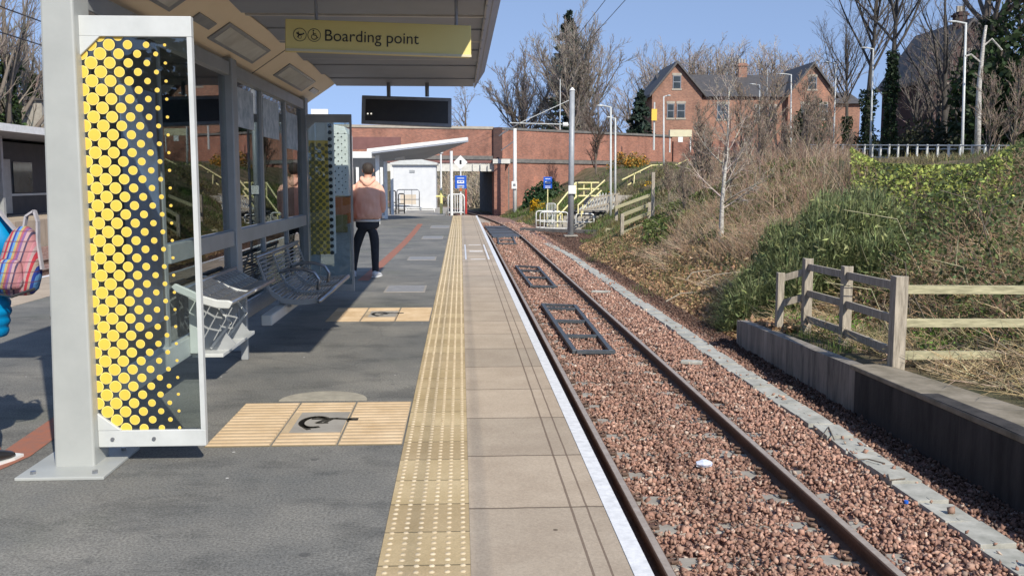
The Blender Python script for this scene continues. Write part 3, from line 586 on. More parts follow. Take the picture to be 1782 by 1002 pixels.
# small litter on the ballast
p = G(1225,812,-1.06); b = MB(); rr = random.Random(2)
b.rings([[(p.x-.075+.15*t, p.y+.035*math.cos(a)*(.4+math.sin(math.pi*min(.95,max(.08,t))))+.01*math.sin(5*a), p.z+.03+.03*math.sin(a)*(.4+math.sin(math.pi*min(.95,max(.08,t))))) for a in np.linspace(0,2*math.pi,9)[:-1]] for t in np.linspace(0,1,6)]); o = b.build('crushed_can', 'litter', label='crushed pale blue can lying on the ballast', cat='litter')
p = G(1577,875,-1.05); b = MB(); b.tube([p, p+Vector((0,0,.022))], .018, 12); b.build('bottle_cap', 'blue_cap', label='small blue bottle cap by the concrete trough lids', cat='litter')
for k, (pa, lab) in enumerate((([(1415,748),(1430,760),(1442,742),(1452,765)], 'thin forked dark twig lying across the trough lids'),([(1478,800),(1510,798),(1540,806)], 'long thin dark twig nearest along the trough lids'),([(1545,825),(1548,835),(1575,832)], 'short curled twig on a pale trough lid'))):
    b = MB(); b.tube([G(x,y,-1.03) for x,y in pa], .007, 5); b.build('fallen_twig', 'bark_grey', label=lab, cat='twig', group='twigs on the trough lids')
# ================================================================ RETAINING WALL + FENCE
ysw = [3.0,5.0,7.8,10.6,13,15.4]
b = MB()
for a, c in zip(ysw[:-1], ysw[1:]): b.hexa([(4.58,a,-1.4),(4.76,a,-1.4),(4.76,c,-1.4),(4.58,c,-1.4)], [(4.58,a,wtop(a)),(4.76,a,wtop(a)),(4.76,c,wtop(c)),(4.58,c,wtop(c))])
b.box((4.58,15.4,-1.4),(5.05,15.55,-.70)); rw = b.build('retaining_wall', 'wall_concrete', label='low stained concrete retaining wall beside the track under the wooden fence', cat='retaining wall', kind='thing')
b = MB(); b.hexa([(4.574,3,-.45),(5.75,3,-.45),(5.0,10.9,-.60),(4.574,10.9,-.60)], [(4.574,3,-.375),(5.75,3,-.375),(5.0,10.9,-.545),(4.574,10.9,-.545)]); b.build('coping', 'coping_mossy', rw, bevel=.012)
P1, P2, P3, P4 = (4.80,14.1), (5.14,13.9), (5.20,12.6), (5.06,10.75)
fr = empty('wooden_fence', (P4[0], P4[1], -.6), 'weathered wooden post and rail fence on the concrete retaining wall', 'fence')
def zt(p, py):  # height so that the top of a post at plan point p shows at pixel row py
    return HC-(py-315)/1667.0*p[1]*1.0
tops = {}
for nme, p, py, wd in (('1',P1,476,.10),('2',P2,451,.125),('3',P3,465,.125),('4',P4,483,.15),('5',(8.2,10.9),487,.13),('6',(11.4,11.2),480,.13)):
    z1 = HC-(py-315)/1667.0*p[1]; z0 = Hs(p[0], p[1])-.2; tops[nme] = z1; b = MB()
    b.hexa([(p[0]-wd/2,p[1]-wd/2,z0),(p[0]+wd/2,p[1]-wd/2,z0),(p[0]+wd/2,p[1]+wd/2,z0),(p[0]-wd/2,p[1]+wd/2,z0)], [(p[0]-wd/2,p[1]-wd/2,z1-.01),(p[0]+wd/2,p[1]-wd/2,z1),(p[0]+wd/2,p[1]+wd/2,z1-.015),(p[0]-wd/2,p[1]+wd/2,z1)])
    b.build('post', 'wood_grey', fr, bevel=.006)
def fr_rail(pa, pb, za, zb, mat='wood_grey'):
    b = MB(); b.bar((pa[0],pa[1],za), (pb[0],pb[1],zb), .045, .10); b.build('rail', mat, fr, bevel=.004)
for d in (.13,.52,.90):
    fr_rail((P3[0],P3[1]+.02), (P4[0],P4[1]+.09), tops['3']-d, tops['4']-d)
    fr_rail((P2[0],P2[1]), (P3[0]+.01,P3[1]+.02), tops['2']-d, tops['3']-d)
    fr_rail((P4[0]+.05,P4[1]-.02), (8.2,10.82), tops['4']-d-.03, tops['4']-d-.07, 'wood_rail'); fr_rail((8.2,10.85), (11.4,11.15), tops['4']-d-.07, tops['4']-d-.05, 'wood_rail')
for d in (.12,.50): fr_rail((P1[0],P1[1]), (P2[0],P2[1]+.03), tops['1']-d+.02, tops['2']-d-.08)
# ================================================================ TRAM SHELTER
XG = -2.15
sh = empty('tram_shelter', (-2.16, 5.46, 0), 'white steel and glass tram shelter with canopy on the island platform', 'shelter')
b = MB(); b.hexa([(-2.27,5.33,0),(-2.05,5.33,0),(-2.05,5.56,0),(-2.27,5.56,0)],[(-2.20,5.33,3.4),(-2.045,5.33,3.4),(-2.045,5.56,3.4),(-2.20,5.56,3.4)]); p1 = b.build('post', 'post_grey', sh, bevel=.012)
b = MB(); b.box((-2.40,5.13,0),(-1.93,5.72,.018)); b.build('base_plate', 'post_grey', p1, bevel=.004)
for (x, y) in ((-2.33,5.2),(-2.0,5.2),(-2.33,5.65),(-2.0,5.65)):
    b = MB(); b.tube([(x,y,.018),(x,y,.034)], .016, 6); b.build('bolt', 'steel', p1)
for yy, nme in ((9.15,'p'),(13.35,'p')):
    b = MB(); b.box((-2.28,yy-.10,0),(-2.08,yy+.10,2.72)); b.build('post', 'frame_grey', sh, bevel=.01)
for yy in (7.02,10.55,11.95):
    b = MB(); b.box((-2.20,yy-.03,.28),(-2.12,yy+.03,2.66)); b.build('mullion', 'frame_grey', sh)
def shrail(z0, z1, ya, yb, mat='frame_white', x0=-2.19, x1=-2.10):
    b = MB(); b.box((x0,ya,z0),(x1,yb,z1)); b.build('rail', mat, sh, bevel=.006)
shrail(2.56,2.68,5.57,9.04,'frame_grey'); shrail(2.56,2.68,9.26,13.24,'frame_grey')
shrail(.25,.40,5.57,9.04); shrail(.25,.40,9.26,13.24,'frame_grey')
shrail(1.0,1.14,7.06,9.04,'frame_grey'); shrail(1.0,1.14,9.26,13.24,'frame_grey')
def pane(ya, yb, z0, z1, mat='pane_tint'):
    b = MB(); b.box((XG-.006,ya,z0),(XG+.006,yb,z1)); b.build('pane', mat, sh)
for ya, yb in ((7.06,9.04),(9.26,10.51),(10.59,11.91),(11.99,13.24)):
    pane(ya,yb,1.15,2.55); pane(ya,yb,.41,.99)
# printed notices on the panes
for (ya, yb, z0, z1) in ((9.45,10.2,2.12,2.5),(10.7,11.6,2.08,2.5),(12.1,12.9,2.0,2.45)):
    b = MB(); b.box((XG+.008,ya,z0),(XG+.014,yb,z1)); o = b.build('notice', 'notice', sh)
# poster case behind the first screen
b = MB(); b.box((-2.20,5.60,.50),(-2.10,6.90,2.56)); pc = b.build('poster_case', 'case_grey', sh, bevel=.01)
b = MB(); b.box((-2.098,6.12,.62),(-2.094,6.82,2.20)); b.build('poster', 'poster_blue', pc)
# perpendicular end screens of glass with yellow dot print
def end_screen(y0, mat, far=False):
    x0, x1 = -2.05, -1.452
    b = MB(); b.box((x0,y0-.02,2.375),(x1,y0+.03,2.485)); b.prism([(x0,y0-.022,2.375),(x0+.11,y0-.022,2.375),(x0,y0-.022,2.27)], (0,.044,0)); fr_ = b.build('screen_frame', mat, sh, bevel=.004)
    b = MB(); b.box((x0,y0-.02,.105),(x1,y0+.03,.20)); b.prism([(x0,y0-.022,.20),(x0,y0-.022,.30),(x0+.13,y0-.022,.20)], (0,.044,0)); lo = b.build('lower_rail', mat, sh, bevel=.004)
    b = MB(); b.box((x1-.026,y0-.018,.20),(x1,y0+.028,2.375)); b.build('stile', mat, sh)
    if not far:
        for x in (-1.97,-1.74):
            b = MB(); b.tube([(x,y0-.028,.152),(x,y0-.018,.152)], .011, 8); b.build('screw', 'steel_dark', lo)
    b = MB(); b.box((x0,y0,.20),(x1-.026,y0+.01,2.375)); gl = b.build('screen_glass', 'pane', sh)
    return gl
gl = end_screen(5.42, 'frame_white')
# nine columns of yellow dots that shrink away from the post
def dots(parent, y0, zlo, zhi, mats=('yellow_pale','yellow_dot')):
    rad = [.0343,.0343,.0338,.0318,.0285,.0248,.0212,.0172,.013,.0085]; A = MB(); B_ = MB()
    for c_ in range(10):
        x = -2.047+.0495*c_; r = rad[c_]; z = zlo+(.0483 if c_ % 2 else 0)
        while z < zhi:
            lim = .20+r*.3+max(0, .10-(x+2.05)*.8); top = 2.375-r*.3-max(0, .10-(x+2.05)*.95)
            if lim < z+r*.6 and z-r*.6 < top:
                def clip(rr): return [(max(-2.05, min(-1.478, x+rr*math.cos(t))), y0, max(.2, min(2.375, z+rr*math.sin(t)))) for t in np.linspace(0, 2*math.pi, 19)[:-1]]
                A.prism(clip(r), (0,-.0012,0)); B_.prism([(p[0], y0-.0012, p[2]) for p in clip(r*.87)], (0,-.0012,0))
            z += .0966
    A.build('dot_print', mats[0], parent); B_.build('dot_centres', mats[1], parent)
dots(gl, 5.4185, .16, 2.44)
gl2 = end_screen(13.1, 'frame_grey', True)
# canopy: deck, sloping tan soffit, battens, edge fascia
YA, YB = 5.4, 14.05
b = MB(); b.box((-1.80,YA,3.0),(.27,YB,3.14)); b.build('roof_deck', 'roof_grey', sh)
b = MB(); b.hexa([(-2.20,YA,2.69),(-1.77,YA,2.985),(-1.77,YB,2.985),(-2.20,YB,2.69)], [(-2.28,YA,2.80),(-1.85,YA,3.12),(-1.85,YB,3.12),(-2.28,YB,2.80)]); so = b.build('soffit', 'soffit_tan', sh)
b = MB(); b.box((-2.9,YA,2.86),(-2.28,YB,2.98)); b.build('rear_roof', 'roof_grey', sh)
for k, yy in enumerate((5.45,6.75,8.2,9.63,11.06,12.5,13.98)):
    b = MB(); b.box((-1.76,yy-.02,2.955),(.20,yy+.025,3.0)); b.build('batten', 'batten', sh)
for yy in (5.6,7.3,9.0,10.4,11.8,13.3):
    b = MB(); b.hexa([(-1.76,yy+.1,2.999),(.2,yy+.1,2.999),(.2,yy+.75,2.999),(-1.76,yy+.75,2.999)], [(-1.76,yy+.1,2.985),(.2,yy+.1,2.985),(.2,yy+.75,2.95),(-1.76,yy+.75,2.95)]); b.build('roof_panel', 'roof_grey', sh)
b = MB(); b.hexa([(.20,YA,2.935),(.215,YA,2.93),(.215,YB,2.93),(.20,YB,2.935)], [(.30,YA,3.16),(.36,YA,3.16),(.36,YB,3.16),(.30,YB,3.16)]); fa = b.build('edge_fascia', 'fascia', sh)
yy = YA+.3
b = MB()
while yy < YB-.2: b.box((.205,yy,2.926),(.222,yy+.05,2.932)); yy += .6
b.build('fixing_clips', 'roof_grey', fa)
def soff(Y, t, lift=0.0): return Vector((-2.20+.43*t+.566*lift, Y, 2.69+.295*t-.824*lift))
def fixture(ya, yb, t0, t1, inner=True):
    q = [soff(ya,t0),soff(ya,t1),soff(yb,t1),soff(yb,t0)]; ql = [v+Vector((.566,0,-.824))*.012 for v in q]
    b = MB(); b.hexa(q, ql); f = b.build('light_fitting', 'steel_dark', sh)
    if inner:
        m_ = .10; q = [soff(ya+m_,t0+.06,.0121),soff(ya+m_,t1-.06,.0121),soff(yb-m_,t1-.06,.0121),soff(yb-m_,t0+.06,.0121)]; ql = [v+Vector((.566,0,-.824))*.004 for v in q]
        b = MB(); b.hexa(q, ql); b.build('diffuser', 'cream_beam', f)
fixture(6.2,7.05,.35,.68); fixture(7.5,8.0,.42,.58,False); fixture(8.2,9.9,.28,.72); fixture(11.0,12.9,.28,.72); fixture(13.2,13.7,.4,.55,False)
for yy in (10.3,): 
    b = MB(); q = [soff(yy,0,.0),soff(yy,1,.0),soff(yy+.02,1,0),soff(yy+.02,0,0)]; b.hexa(q, [v+Vector((.566,0,-.824))*.004 for v in q]); b.build('soffit_joint', 'concrete_dark', so)
# ---------------------------------------------------------------- boarding point sign
def pq(px, py, Y): return P(px, py, Y)
c0, c1 = pq(497,33,7.2), pq(820,45,7.5); c2, c3 = pq(820,100,7.5), pq(497,89,7.2)
r = empty('boarding_point_sign', ((c0.x+c1.x)/2, 7.35, c3.z), 'long yellow boarding point sign hanging under the canopy', 'sign')
ux = (c1-c0).normalized(); nn = Vector((-ux.y, ux.x, 0)).normalized()
b = MB(); b.prism([c0,c1,c2,c3], nn*.07); b.build('board', 'sign_yellow', r, bevel=.003)
uy = (c0-c3).normalized(); uxs = (c2-c3).normalized(); W = (c2-c3).length; Hh = (c0-c3).length
b = MB(); b.prism([c3, c2, c2+uy*.018, c3+uy*.018], -nn*.008); b.build('trim', 'sign_edge', r)
O = c3+uxs*(W*.197)+uy*(Hh*.36)-nn*.003
text('lettering', 'Boarding point', .118, O, uxs, uy, 'text_dark', r, .0008)
for i, fx in enumerate((.073,.147)):
    cc = c3+uxs*(W*fx)+uy*(Hh*.52)-nn*.003; b = MB()
    b.stroke([(.046*math.cos(t), .046*math.sin(t)) for t in np.linspace(0, 2*math.pi, 25)[:-1]], .004, uxs, uy, cc, .001, True)
    if i == 0:
        b.stroke([(-.022,.012),(-.004,.0),(.018,.003)], .011, uxs, uy, cc, .001); b.stroke([(-.004,.0),(-.016,-.018)], .009, uxs, uy, cc, .001); b.stroke([(-.012,.02),(-.004,-.002)], .006, uxs, uy, cc, .001); b.disc(cc+uxs*.026+uy*.008, uxs, uy, .006, 8)
        b.stroke([(.012*math.cos(t), -.016+.012*math.sin(t)) for t in np.linspace(0, 2*math.pi, 9)[:-1]], .003, uxs, uy, cc, .001, True)
    else:
        b.disc(cc+uxs*-.006+uy*.032, uxs, uy, .006, 8); b.stroke([(-.006,.022),(-.004,.0),(.012,.0),(.022,-.018),(.028,-.016)], .006, uxs, uy, cc, .001); b.stroke([(-.004,.012),(.012,.012)], .005, uxs, uy, cc, .001)
        b.stroke([(.0+.019*math.cos(t), -.012+.019*math.sin(t)) for t in np.linspace(2.2, 5.9, 12)], .005, uxs, uy, cc, .001)
    b.build('pictogram', 'text_dark', r)
for fx in (.16,.92):
    t = c0.lerp(c1, fx)+nn*.03; b = MB(); b.tube([t, Vector((t.x,t.y,3.0))], .012, 8); b.build('hanger', 'roof_grey', r)
# ---------------------------------------------------------------- departure display
d0, d1, d2, d3 = P(630,166,13.6), P(786,171,13.75), P(786,222,13.75), P(629,215,13.6)
r = empty('departure_display', (d0+d2)/2, 'dark unlit departure display hanging from the end of the canopy', 'display')
ux = (d1-d0).normalized(); nn = Vector((-ux.y, ux.x, 0)).normalized()
b = MB(); b.prism([d0,d1,d2,d3], nn*.16); b.build('housing', 'steel_dark', r, bevel=.008)
ins = lambda p, q, k: p+(q-p)*k
cen = (d0+d1+d2+d3)/4; sc = [cen+Vector(((p-cen).x*.92,(p-cen).y*.92,(p-cen).z*.76))-nn*.004 for p in (d0,d1,d2,d3)]
b = MB(); b.prism(sc, nn*.004); scn = b.build('screen', 'black', r)
ml = bpy.data.materials.new('led'); ml.use_nodes = True; ml.node_tree.nodes['Principled BSDF'].inputs['Base Color'].default_value = (.8,.8,.75,1); ml.node_tree.nodes['Principled BSDF'].inputs['Emission Color'].default_value = (1,.95,.8,1); ml.node_tree.nodes['Principled BSDF'].inputs['Emission Strength'].default_value = .7; M['led'] = ml
for px in (640,646): 
    b = MB(); b.sphere(P(px,198,13.58), .012, 6, 5); b.build('led_dot', 'led', scn)
for px in (676,743):
    t = P(px,168,13.68)+Vector((0,.05,0)); b = MB(); b.tube([t, Vector((t.x,t.y,3.0))], .028, 8); b.build('hanger', 'steel_dark', r)
# ---------------------------------------------------------------- perch seat
r = empty('perch_seat', (-1.95, 8.0, 0), 'perforated steel perch seat with white end bar fixed to the shelter rail', 'perch seat')
prof = [(-2.07,.80),(-2.0,.765),(-1.93,.725),(-1.86,.695),(-1.78,.685),(-1.74,.69)]
b = MB()
for k in range(len(prof)-1):
    (xa,za),(xb,zb) = prof[k], prof[k+1]; nseg = 14
    # slots between narrow plates
    for j in range(nseg):
        ya = 7.24+j*(1.66/nseg); wv = 1.66/nseg
        b.hexa([(xa+.006,ya+.01,za-.006),(xb-.006,ya+.01,zb-.006),(xb-.006,ya+wv-.012,zb-.006),(xa+.006,ya+wv-.012,za-.006)], [(xa+.006,ya+.01,za),(xb-.006,ya+.01,zb),(xb-.006,ya+wv-.012,zb),(xa+.006,ya+wv-.012,za)])
b.build('perforated_seat', 'steel', r)
def endcap(y, mat, th=.03, wd=.045):
    b = MB(); pts = [(-2.12,y,.80),(-2.02,y,.755),(-1.92,y,.705),(-1.82,y,.675),(-1.73,y,.67)]; 
    top = [Vector(p)+Vector((0,0,wd)) for p in pts]; bot = [Vector(p)-Vector((0,0,wd*.4)) for p in pts]
    b.prism(bot+[Vector((-1.70,y,.70))]+top[::-1]+[Vector((-2.15,y,.82))], (0,th,0)); return b
endcap(7.19,'frame_white').build('end_bar', 'frame_white', r, bevel=.008)
endcap(8.05,'frame_white',.012,.02).build('hoop', 'frame_white', r)
for x, z in ((-1.735,.688),(-2.08,.80)):
    b = MB(); b.tube([(x,7.22,z),(x,8.92,z)], .022, 8); b.build('seat_tube', 'steel', r, smooth=True)
b = MB(); b.box((-2.10,7.45,.27),(-2.03,7.52,.78)); b.build('hanger_leg', 'frame_white', r, bevel=.006)
b = MB(); b.box((-1.98,8.62,0),(-1.92,8.68,.70)); b.build('floor_leg', 'frame_grey', r, bevel=.006)
for ya in (7.66,8.22):                     # folded bracing plates under the seat
    b = MB(); b.prism([(-2.09,ya,.27),(-2.09,ya,.76),(-1.80,ya+.02,.66),(-1.93,ya+.02,.46),(-1.80,ya+.02,.30),(-1.86,ya+.02,.25)], (0,.012,0)); b.build('brace_plate', 'frame_grey', r)
    b = MB(); b.stroke([(0,0),(.16,.20),(.0,.42)], .018, (1,0,0), (0,0,1), (-1.99,ya-.004,.28), .01); b.build('brace_strap', 'frame_white', r)
b = MB(); b.box((-2.10,7.5,.23),(-1.86,8.66,.26)); b.build('lower_bar', 'frame_white', r, bevel=.004)
# ---------------------------------------------------------------- slatted bench
r = empty('slatted_bench', (-1.7, 10.4, 0), 'grey slatted steel bench with curved back and arm loops inside the shelter', 'bench')
prof = [(-2.02,.84),(-1.98,.72),(-1.94,.60),(-1.88,.49),(-1.78,.42),(-1.66,.40),(-1.54,.405),(-1.43,.42)]
def profat(t):
    k = min(int(t*(len(prof)-1)), len(prof)-2); f_ = t*(len(prof)-1)-k; return prof[k][0]*(1-f_)+prof[k+1][0]*f_, prof[k][1]*(1-f_)+prof[k+1][1]*f_
for i, (ya, yb) in enumerate(((9.63,10.38),(10.42,11.17),(11.21,11.96))):
    b = MB()
    for k in range(22):
        x, z = profat(.02+k/22*.96); b.tube([(x,ya+.03,z),(x,yb-.03,z)], .0085, 5)
    b.build('seat_slats', 'steel', r, smooth=True)
for y in (9.6,10.4,11.19,11.98):
    b = MB(); b.prism([(x,y-.012,z-.03) for x,z in prof]+[(x,y-.012,z+.022) for x,z in prof[::-1]], (0,.024,0)); b.build('end_frame', 'frame_grey', r)
for y in (10.4,11.19):
    b = MB(); b.tube([(-1.95,y,.62),(-1.85,y,.655),(-1.7,y,.655),(-1.58,y,.62),(-1.53,y,.54),(-1.55,y,.43)], .018, 7); b.build('arm_loop', 'steel', r, smooth=True)
b = MB(); b.tube([(-1.41,9.55,.415),(-1.41,12.02,.415)], .026, 9); b.build('front_tube', 'steel', r, smooth=True)
b = MB(); b.tube([(-2.02,9.58,.85),(-2.02,12.0,.85)], .02, 8); b.build('back_tube', 'steel', r, smooth=True)
b = MB(); b.box((-1.86,8.95,.26),(-1.76,12.2,.36)); b.build('seat_beam', 'frame_white', r, bevel=.01)
for y in (9.75,11.8):
    b = MB(); b.box((-1.84,y,.33),(-1.72,y+.07,.41)); b.build('bracket', 'frame_grey', r)
# ---------------------------------------------------------------- dotted cabinets beyond the shelter
def halftone(x0, x1, z0, z1, y, rbig, pitch, dotmat, parent, shrink=False):
    b = MB(); c_ = 0; x = x0+pitch*.3
    while x < x1-rbig*.5:
        z = z0+(pitch if c_ % 2 else 0)*1.0+.02
        while z < z1-rbig*.6:
            t = 1-.35*(x-x0)/(x1-x0); b.disc((x,y,z), (1,0,0), (0,0,1), rbig*t, 12); z += pitch*2
        x += pitch; c_ += 1
    return b.build('dot_print', dotmat, parent)
r = empty('information_totem', (-2.0, 14.9, 0), 'tall totem with white and yellow dotted faces just past the shelter', 'totem')
xA, xB, xC = P(541,300,14.6).x, P(572,300,14.6).x, P(578,300,14.6).x+.02
b = MB(); b.box((xA-.05,14.62,.50),(xC,14.75,2.50)); b.build('white_panel', 'white_paint', r, bevel=.01)
b = MB(); b.box((xA-.05,14.605,.50),(xB-.005,14.62,2.20)); yp = b.build('yellow_panel', 'yellow_dot', r)
halftone(xA-.04, xB, .5, 2.2, 14.604, .040, .052, 'olive', yp); halftone(xB+.01, xC, .5, 2.5, 14.618, .034, .05, 'black', r)
b = MB(); b.box((xA-.05,14.62,0),(xA+.1,14.75,.5)); b.build('plinth', 'frame_grey', r)
r = empty('ticket_machine', (-1.95, 16.0, 0), 'ticket machine with orange front under white dotted hood', 'ticket machine')
p = P(575,250,15.6); q = P(605,250,15.6)
b = MB(); b.box((p.x,15.6,1.36),(q.x,16.3,2.34)); b.prism([(p.x,15.6,2.34),(q.x,15.6,2.34),(q.x-.05,15.6,2.46),(p.x,15.6,2.50)],(0,.7,0)); hd = b.build('hood', 'white_paint', r, bevel=.01)
halftone(p.x+.05, q.x, 1.4, 2.4, 15.597, .013, .055, 'black', hd)
b = MB(); b.box((p.x+.02,15.56,.92),(q.x+.02,16.3,1.34)); b.build('orange_front', 'orange', r, bevel=.01)
b = MB(); b.box((p.x-.02,15.50,.78),(q.x-.02,15.56,1.06)); b.build('keypad_panel', 'olive', r, bevel=.01)
b = MB(); b.box((p.x+.02,15.62,0),(q.x,16.3,.92)); b.build('base', 'frame_grey', r)
# white notice board top seen above the shelter end
r = empty('wall_notice_board', P(570,250,20), 'white blank board above the far shelter end', 'board')
a = P(541,190,20); c = P(571,206,20); b = MB(); b.box((a.x,20,c.z),(c.x,20.06,a.z)); b.build('board', 'white_paint', r); b = MB(); b.tube([(a.x+.1,20.05,0),(a.x+.1,20.05,c.z)], .03, 6); b.build('pole', 'frame_grey', r)
# ================================================================ FAR PLATFORM THINGS
r = empty('far_canopy', (-3.5, 38, 0), 'far platform canopy with white edge sloping up to the right', 'canopy')
A_, B_, C_, D_ = P(642,268,34.5), P(815,247,38.5), P(740,277,42.5), P(668,281,41)
up = Vector((0,0,.16))
b = MB(); b.hexa([A_,B_,C_,D_],[A_+up,B_+up,C_+up*1.2,D_+up*1.2]); b.build('roof', 'roof_grey', r)
b = MB(); dd = Vector((-.02,-.03,0)); b.hexa([A_+dd+up*.3,B_+dd+up*.3,B_+dd*3+up*.3,A_+dd*3+up*.3],[A_+dd+up*1.1,B_+dd+up*1.1,B_+dd*3+up*1.1,A_+dd*3+up*1.1]); b.build('white_fascia', 'white_paint', r)
a = P(612,270,34.4); b = MB(); b.box((a.x,34.3,a.z-.1),(A_.x+.1,34.6,a.z+.12)); b.build('gutter_box', 'white_paint', r)
for px, Y in ((671,41),(657,36)):
    t = P(px,300,Y); b = MB(); b.box((t.x-.07,Y-.07,0),(t.x+.07,Y+.07,2.7)); b.build('column', 'white_paint', r)
t = P(696,268,40.5); b = MB(); b.box((t.x-.2,40.2,t.z-.25),(t.x+.2,40.6,t.z-.08)); b.build('camera_dome', 'white_paint', r)
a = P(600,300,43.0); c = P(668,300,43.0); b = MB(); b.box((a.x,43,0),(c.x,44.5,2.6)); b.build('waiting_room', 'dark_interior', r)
for px in (612,622,657,664,682): 
    t = P(px,300,42.9); b = MB(); b.box((t.x-.06,42.85,.1),(t.x+.06,42.98,2.2)); b.build('door_strip', 'white_paint', r)
a = P(585,235,48); c = P(700,235,48)
b = MB(); b.box((a.x-.8,48,3.15),(c.x-.1,48.3,3.75)); b.build('brown_beam','girder', label='dark brown horizontal beam across the platforms beyond the display', cat='beam', kind='thing')
# platform hut
x0, x1 = P(683,360,57).x, P(759,360,57).x; zt_ = P(683,287,57).z; zb_ = -.02
r = empty('equipment_hut', ((x0+x1)/2, 58.5, zb_), 'pale grey white equipment hut with low pitched roof', 'hut')
b = MB(); b.box((x0,57,zb_),(x1,60,zt_)); b.build('wall', 'hut_white', r)
b = MB(); b.prism([(x0-.1,56.8,zt_+.002),(x1+.1,56.8,zt_+.002),(x1+.1,56.8,zt_+.12),((x0+x1)/2,56.8,zt_+.42),(x0-.1,56.8,zt_+.12)],(0,3.4,0)); b.build('roof', 'frame_white', r)
b = MB(); b.box(((x0+x1)/2-.25,56.96,zt_-.45),((x0+x1)/2+.05,56.99,zt_-.3)); b.build('nameplate', 'frame_grey', r)
# tubular barriers
def barrier(px0, px1, pyb, pyt, z, mat, label, grp=None, bars=0, mid=True, name='tubular_barrier', rad=.03, panel=None):
    g0, g1 = G(px0,pyb,z), G(px1,pyb,z); h = HC-(pyt-315)/1667.0*g0.y-z; r = empty(name, g0, label, 'barrier', grp)
    d = (g1-g0).normalized(); c_ = min(.12, (g1-g0).length*.2); Z = Vector((0,0,1))
    b = MB(); b.tube([g0, g0+Z*(h-c_), g0+Z*(h-c_*.3)+d*c_*.3, g0+Z*h+d*c_, g1+Z*h-d*c_, g1+Z*(h-c_*.3)-d*c_*.3, g1+Z*(h-c_), g1], rad, 6); b.build('frame', mat, r, smooth=True)
    if mid: b = MB(); b.tube([g0+Z*h*.5, g1+Z*h*.5], rad*.8, 6); b.build('rail', mat, r)
    b = MB(); b.tube([g0+Z*.14, g1+Z*.14], rad*.8, 6); b.build('rail', mat, r)
    for k in range(bars):
        t = g0.lerp(g1, (k+1)/(bars+1)); b = MB(); b.tube([t+Z*.14, t+Z*(h-.02)], rad*.6, 5); b.build('bar', mat, r)
    if panel:
        b = MB(); b.bar(g0.lerp(g1,.15)+Z*h*.5, g0.lerp(g1,.85)+Z*h*.5, .02, h*.5); b.build('panel', panel, r)
    return r
barrier(780,808,375,338,0,'white_paint','white hooped barrier with upright bars at the end of the platform',None,6,False)
barrier(691,730,364,330,-.02,'steel_dark','low dark framed gate standing in front of the white hut',None,2,True,panel='plaster_panel')
barrier(706,756,370,361,-.02,'white_paint','low white hoop rail along the foot of the white hut',None,0,False)
barrier(679,689,373,332,0,'black','narrow dark hoop left of the far hut, nearest the standing person',None,0,True)
barrier(694,704,372,337,0,'black','smaller dark hoop left of the far hut with a post beside it',None,0,True)
for px, py, lab in ((768,372,'yellow hydrant-like post with side arms beside the hut'),):
    g = G(px,py,0); r = empty('yellow_post', g, lab, 'post'); b = MB(); b.tube([g, g+Vector((0,0,1.15))], .07, 8); b.build('pipe', 'yellow_paint', r)
    b = MB(); b.tube([g+Vector((-.25,0,.85)), g+Vector((.25,0,.85))], .05, 8); b.build('arm', 'yellow_paint', r); b = MB(); b.tube([g+Vector((0,0,1.15)), g+Vector((0,0,2.9))], .045, 8); b.build('white_pipe', 'white_paint', r); b = MB(); b.sphere(g+Vector((0,0,3.0)), .12); b.build('cap','white_paint', r)
g = G(786,375,0); b = MB(); b.tube([g, (g.x,g.y,P(786,263,g.y).z)], .07, 8); b.build('white_column', 'white_paint', label='plain white column rising behind the blue tram sign', cat='column', kind='thing')
# stop signs
def tram_sign(px, pyb, pyt, pys0, pys1, z, label, poletop=None, diamond=False, w_=20, Y=None):
    g = G(px,pyb,z) if Y is None else Vector((P(px,pyb,Y).x, Y, Hs(P(px,pyb,Y).x, Y))); k = g.y/1667.0; r = empty('tram_stop_sign', g, label, 'sign', 'blue tram signs')
    zt2 = HC-(pyt-315)*k; b = MB(); b.tube([g+Vector((0,.04,0)), (g.x,g.y+.04,zt2)], .035, 8); b.build('pole', 'white_paint' if diamond else 'handrail', r)
    za, zb = HC-(pys1-315)*k, HC-(pys0-315)*k; hw = w_/2*k; b = MB(); b.box((g.x-hw,g.y-.03,za),(g.x+hw,g.y,zb)); bd = b.build('board', 'blue_sign', r, bevel=.01)
    zc = (za+zb)/2; b = MB(); o = (g.x, g.y-.031, zc)
    b.box((g.x-hw*.6,g.y-.036,zc-.06),(g.x+hw*.6,g.y-.031,zc+.08)); b.build('tram_symbol', 'white_paint', bd)
    b = MB(); b.box((g.x-hw*.42,g.y-.040,zc+.0),(g.x-hw*.05,g.y-.036,zc+.05)); b.box((g.x+hw*.05,g.y-.040,zc+.0),(g.x+hw*.42,g.y-.036,zc+.05)); b.build('window_mark', 'blue_sign', bd)
    for zz in (zb-.12, za+.13, za+.05):
        b = MB(); b.box((g.x-hw*.6,g.y-.034,zz-.012),(g.x+hw*.6,g.y-.031,zz+.02)); b.build('text_line', 'white_paint', bd)
    if diamond:
        zc = HC-(283-315)*k; s = 12*k; b = MB(); b.prism([(g.x-s,g.y-.03,zc),(g.x,g.y-.03,zc-s),(g.x+s,g.y-.03,zc),(g.x,g.y-.03,zc+s)],(0,.02,0)); d_ = b.build('diamond_plate', 'white_paint', r)
        b = MB(); b.box((g.x-.05,g.y-.034,zc-.1),(g.x+.05,g.y-.0305,zc+.1)); b.build('numeral', 'black', d_)
        b = MB(); b.box((g.x-.06,g.y-.03,zc-1.35),(g.x+.06,g.y-.01,zc-1.10)); b.build('red_plate', 'orange', r)
tram_sign(802,374,290,306,328,0,'blue tram stop sign under a white diamond plate at the platform end',diamond=True)
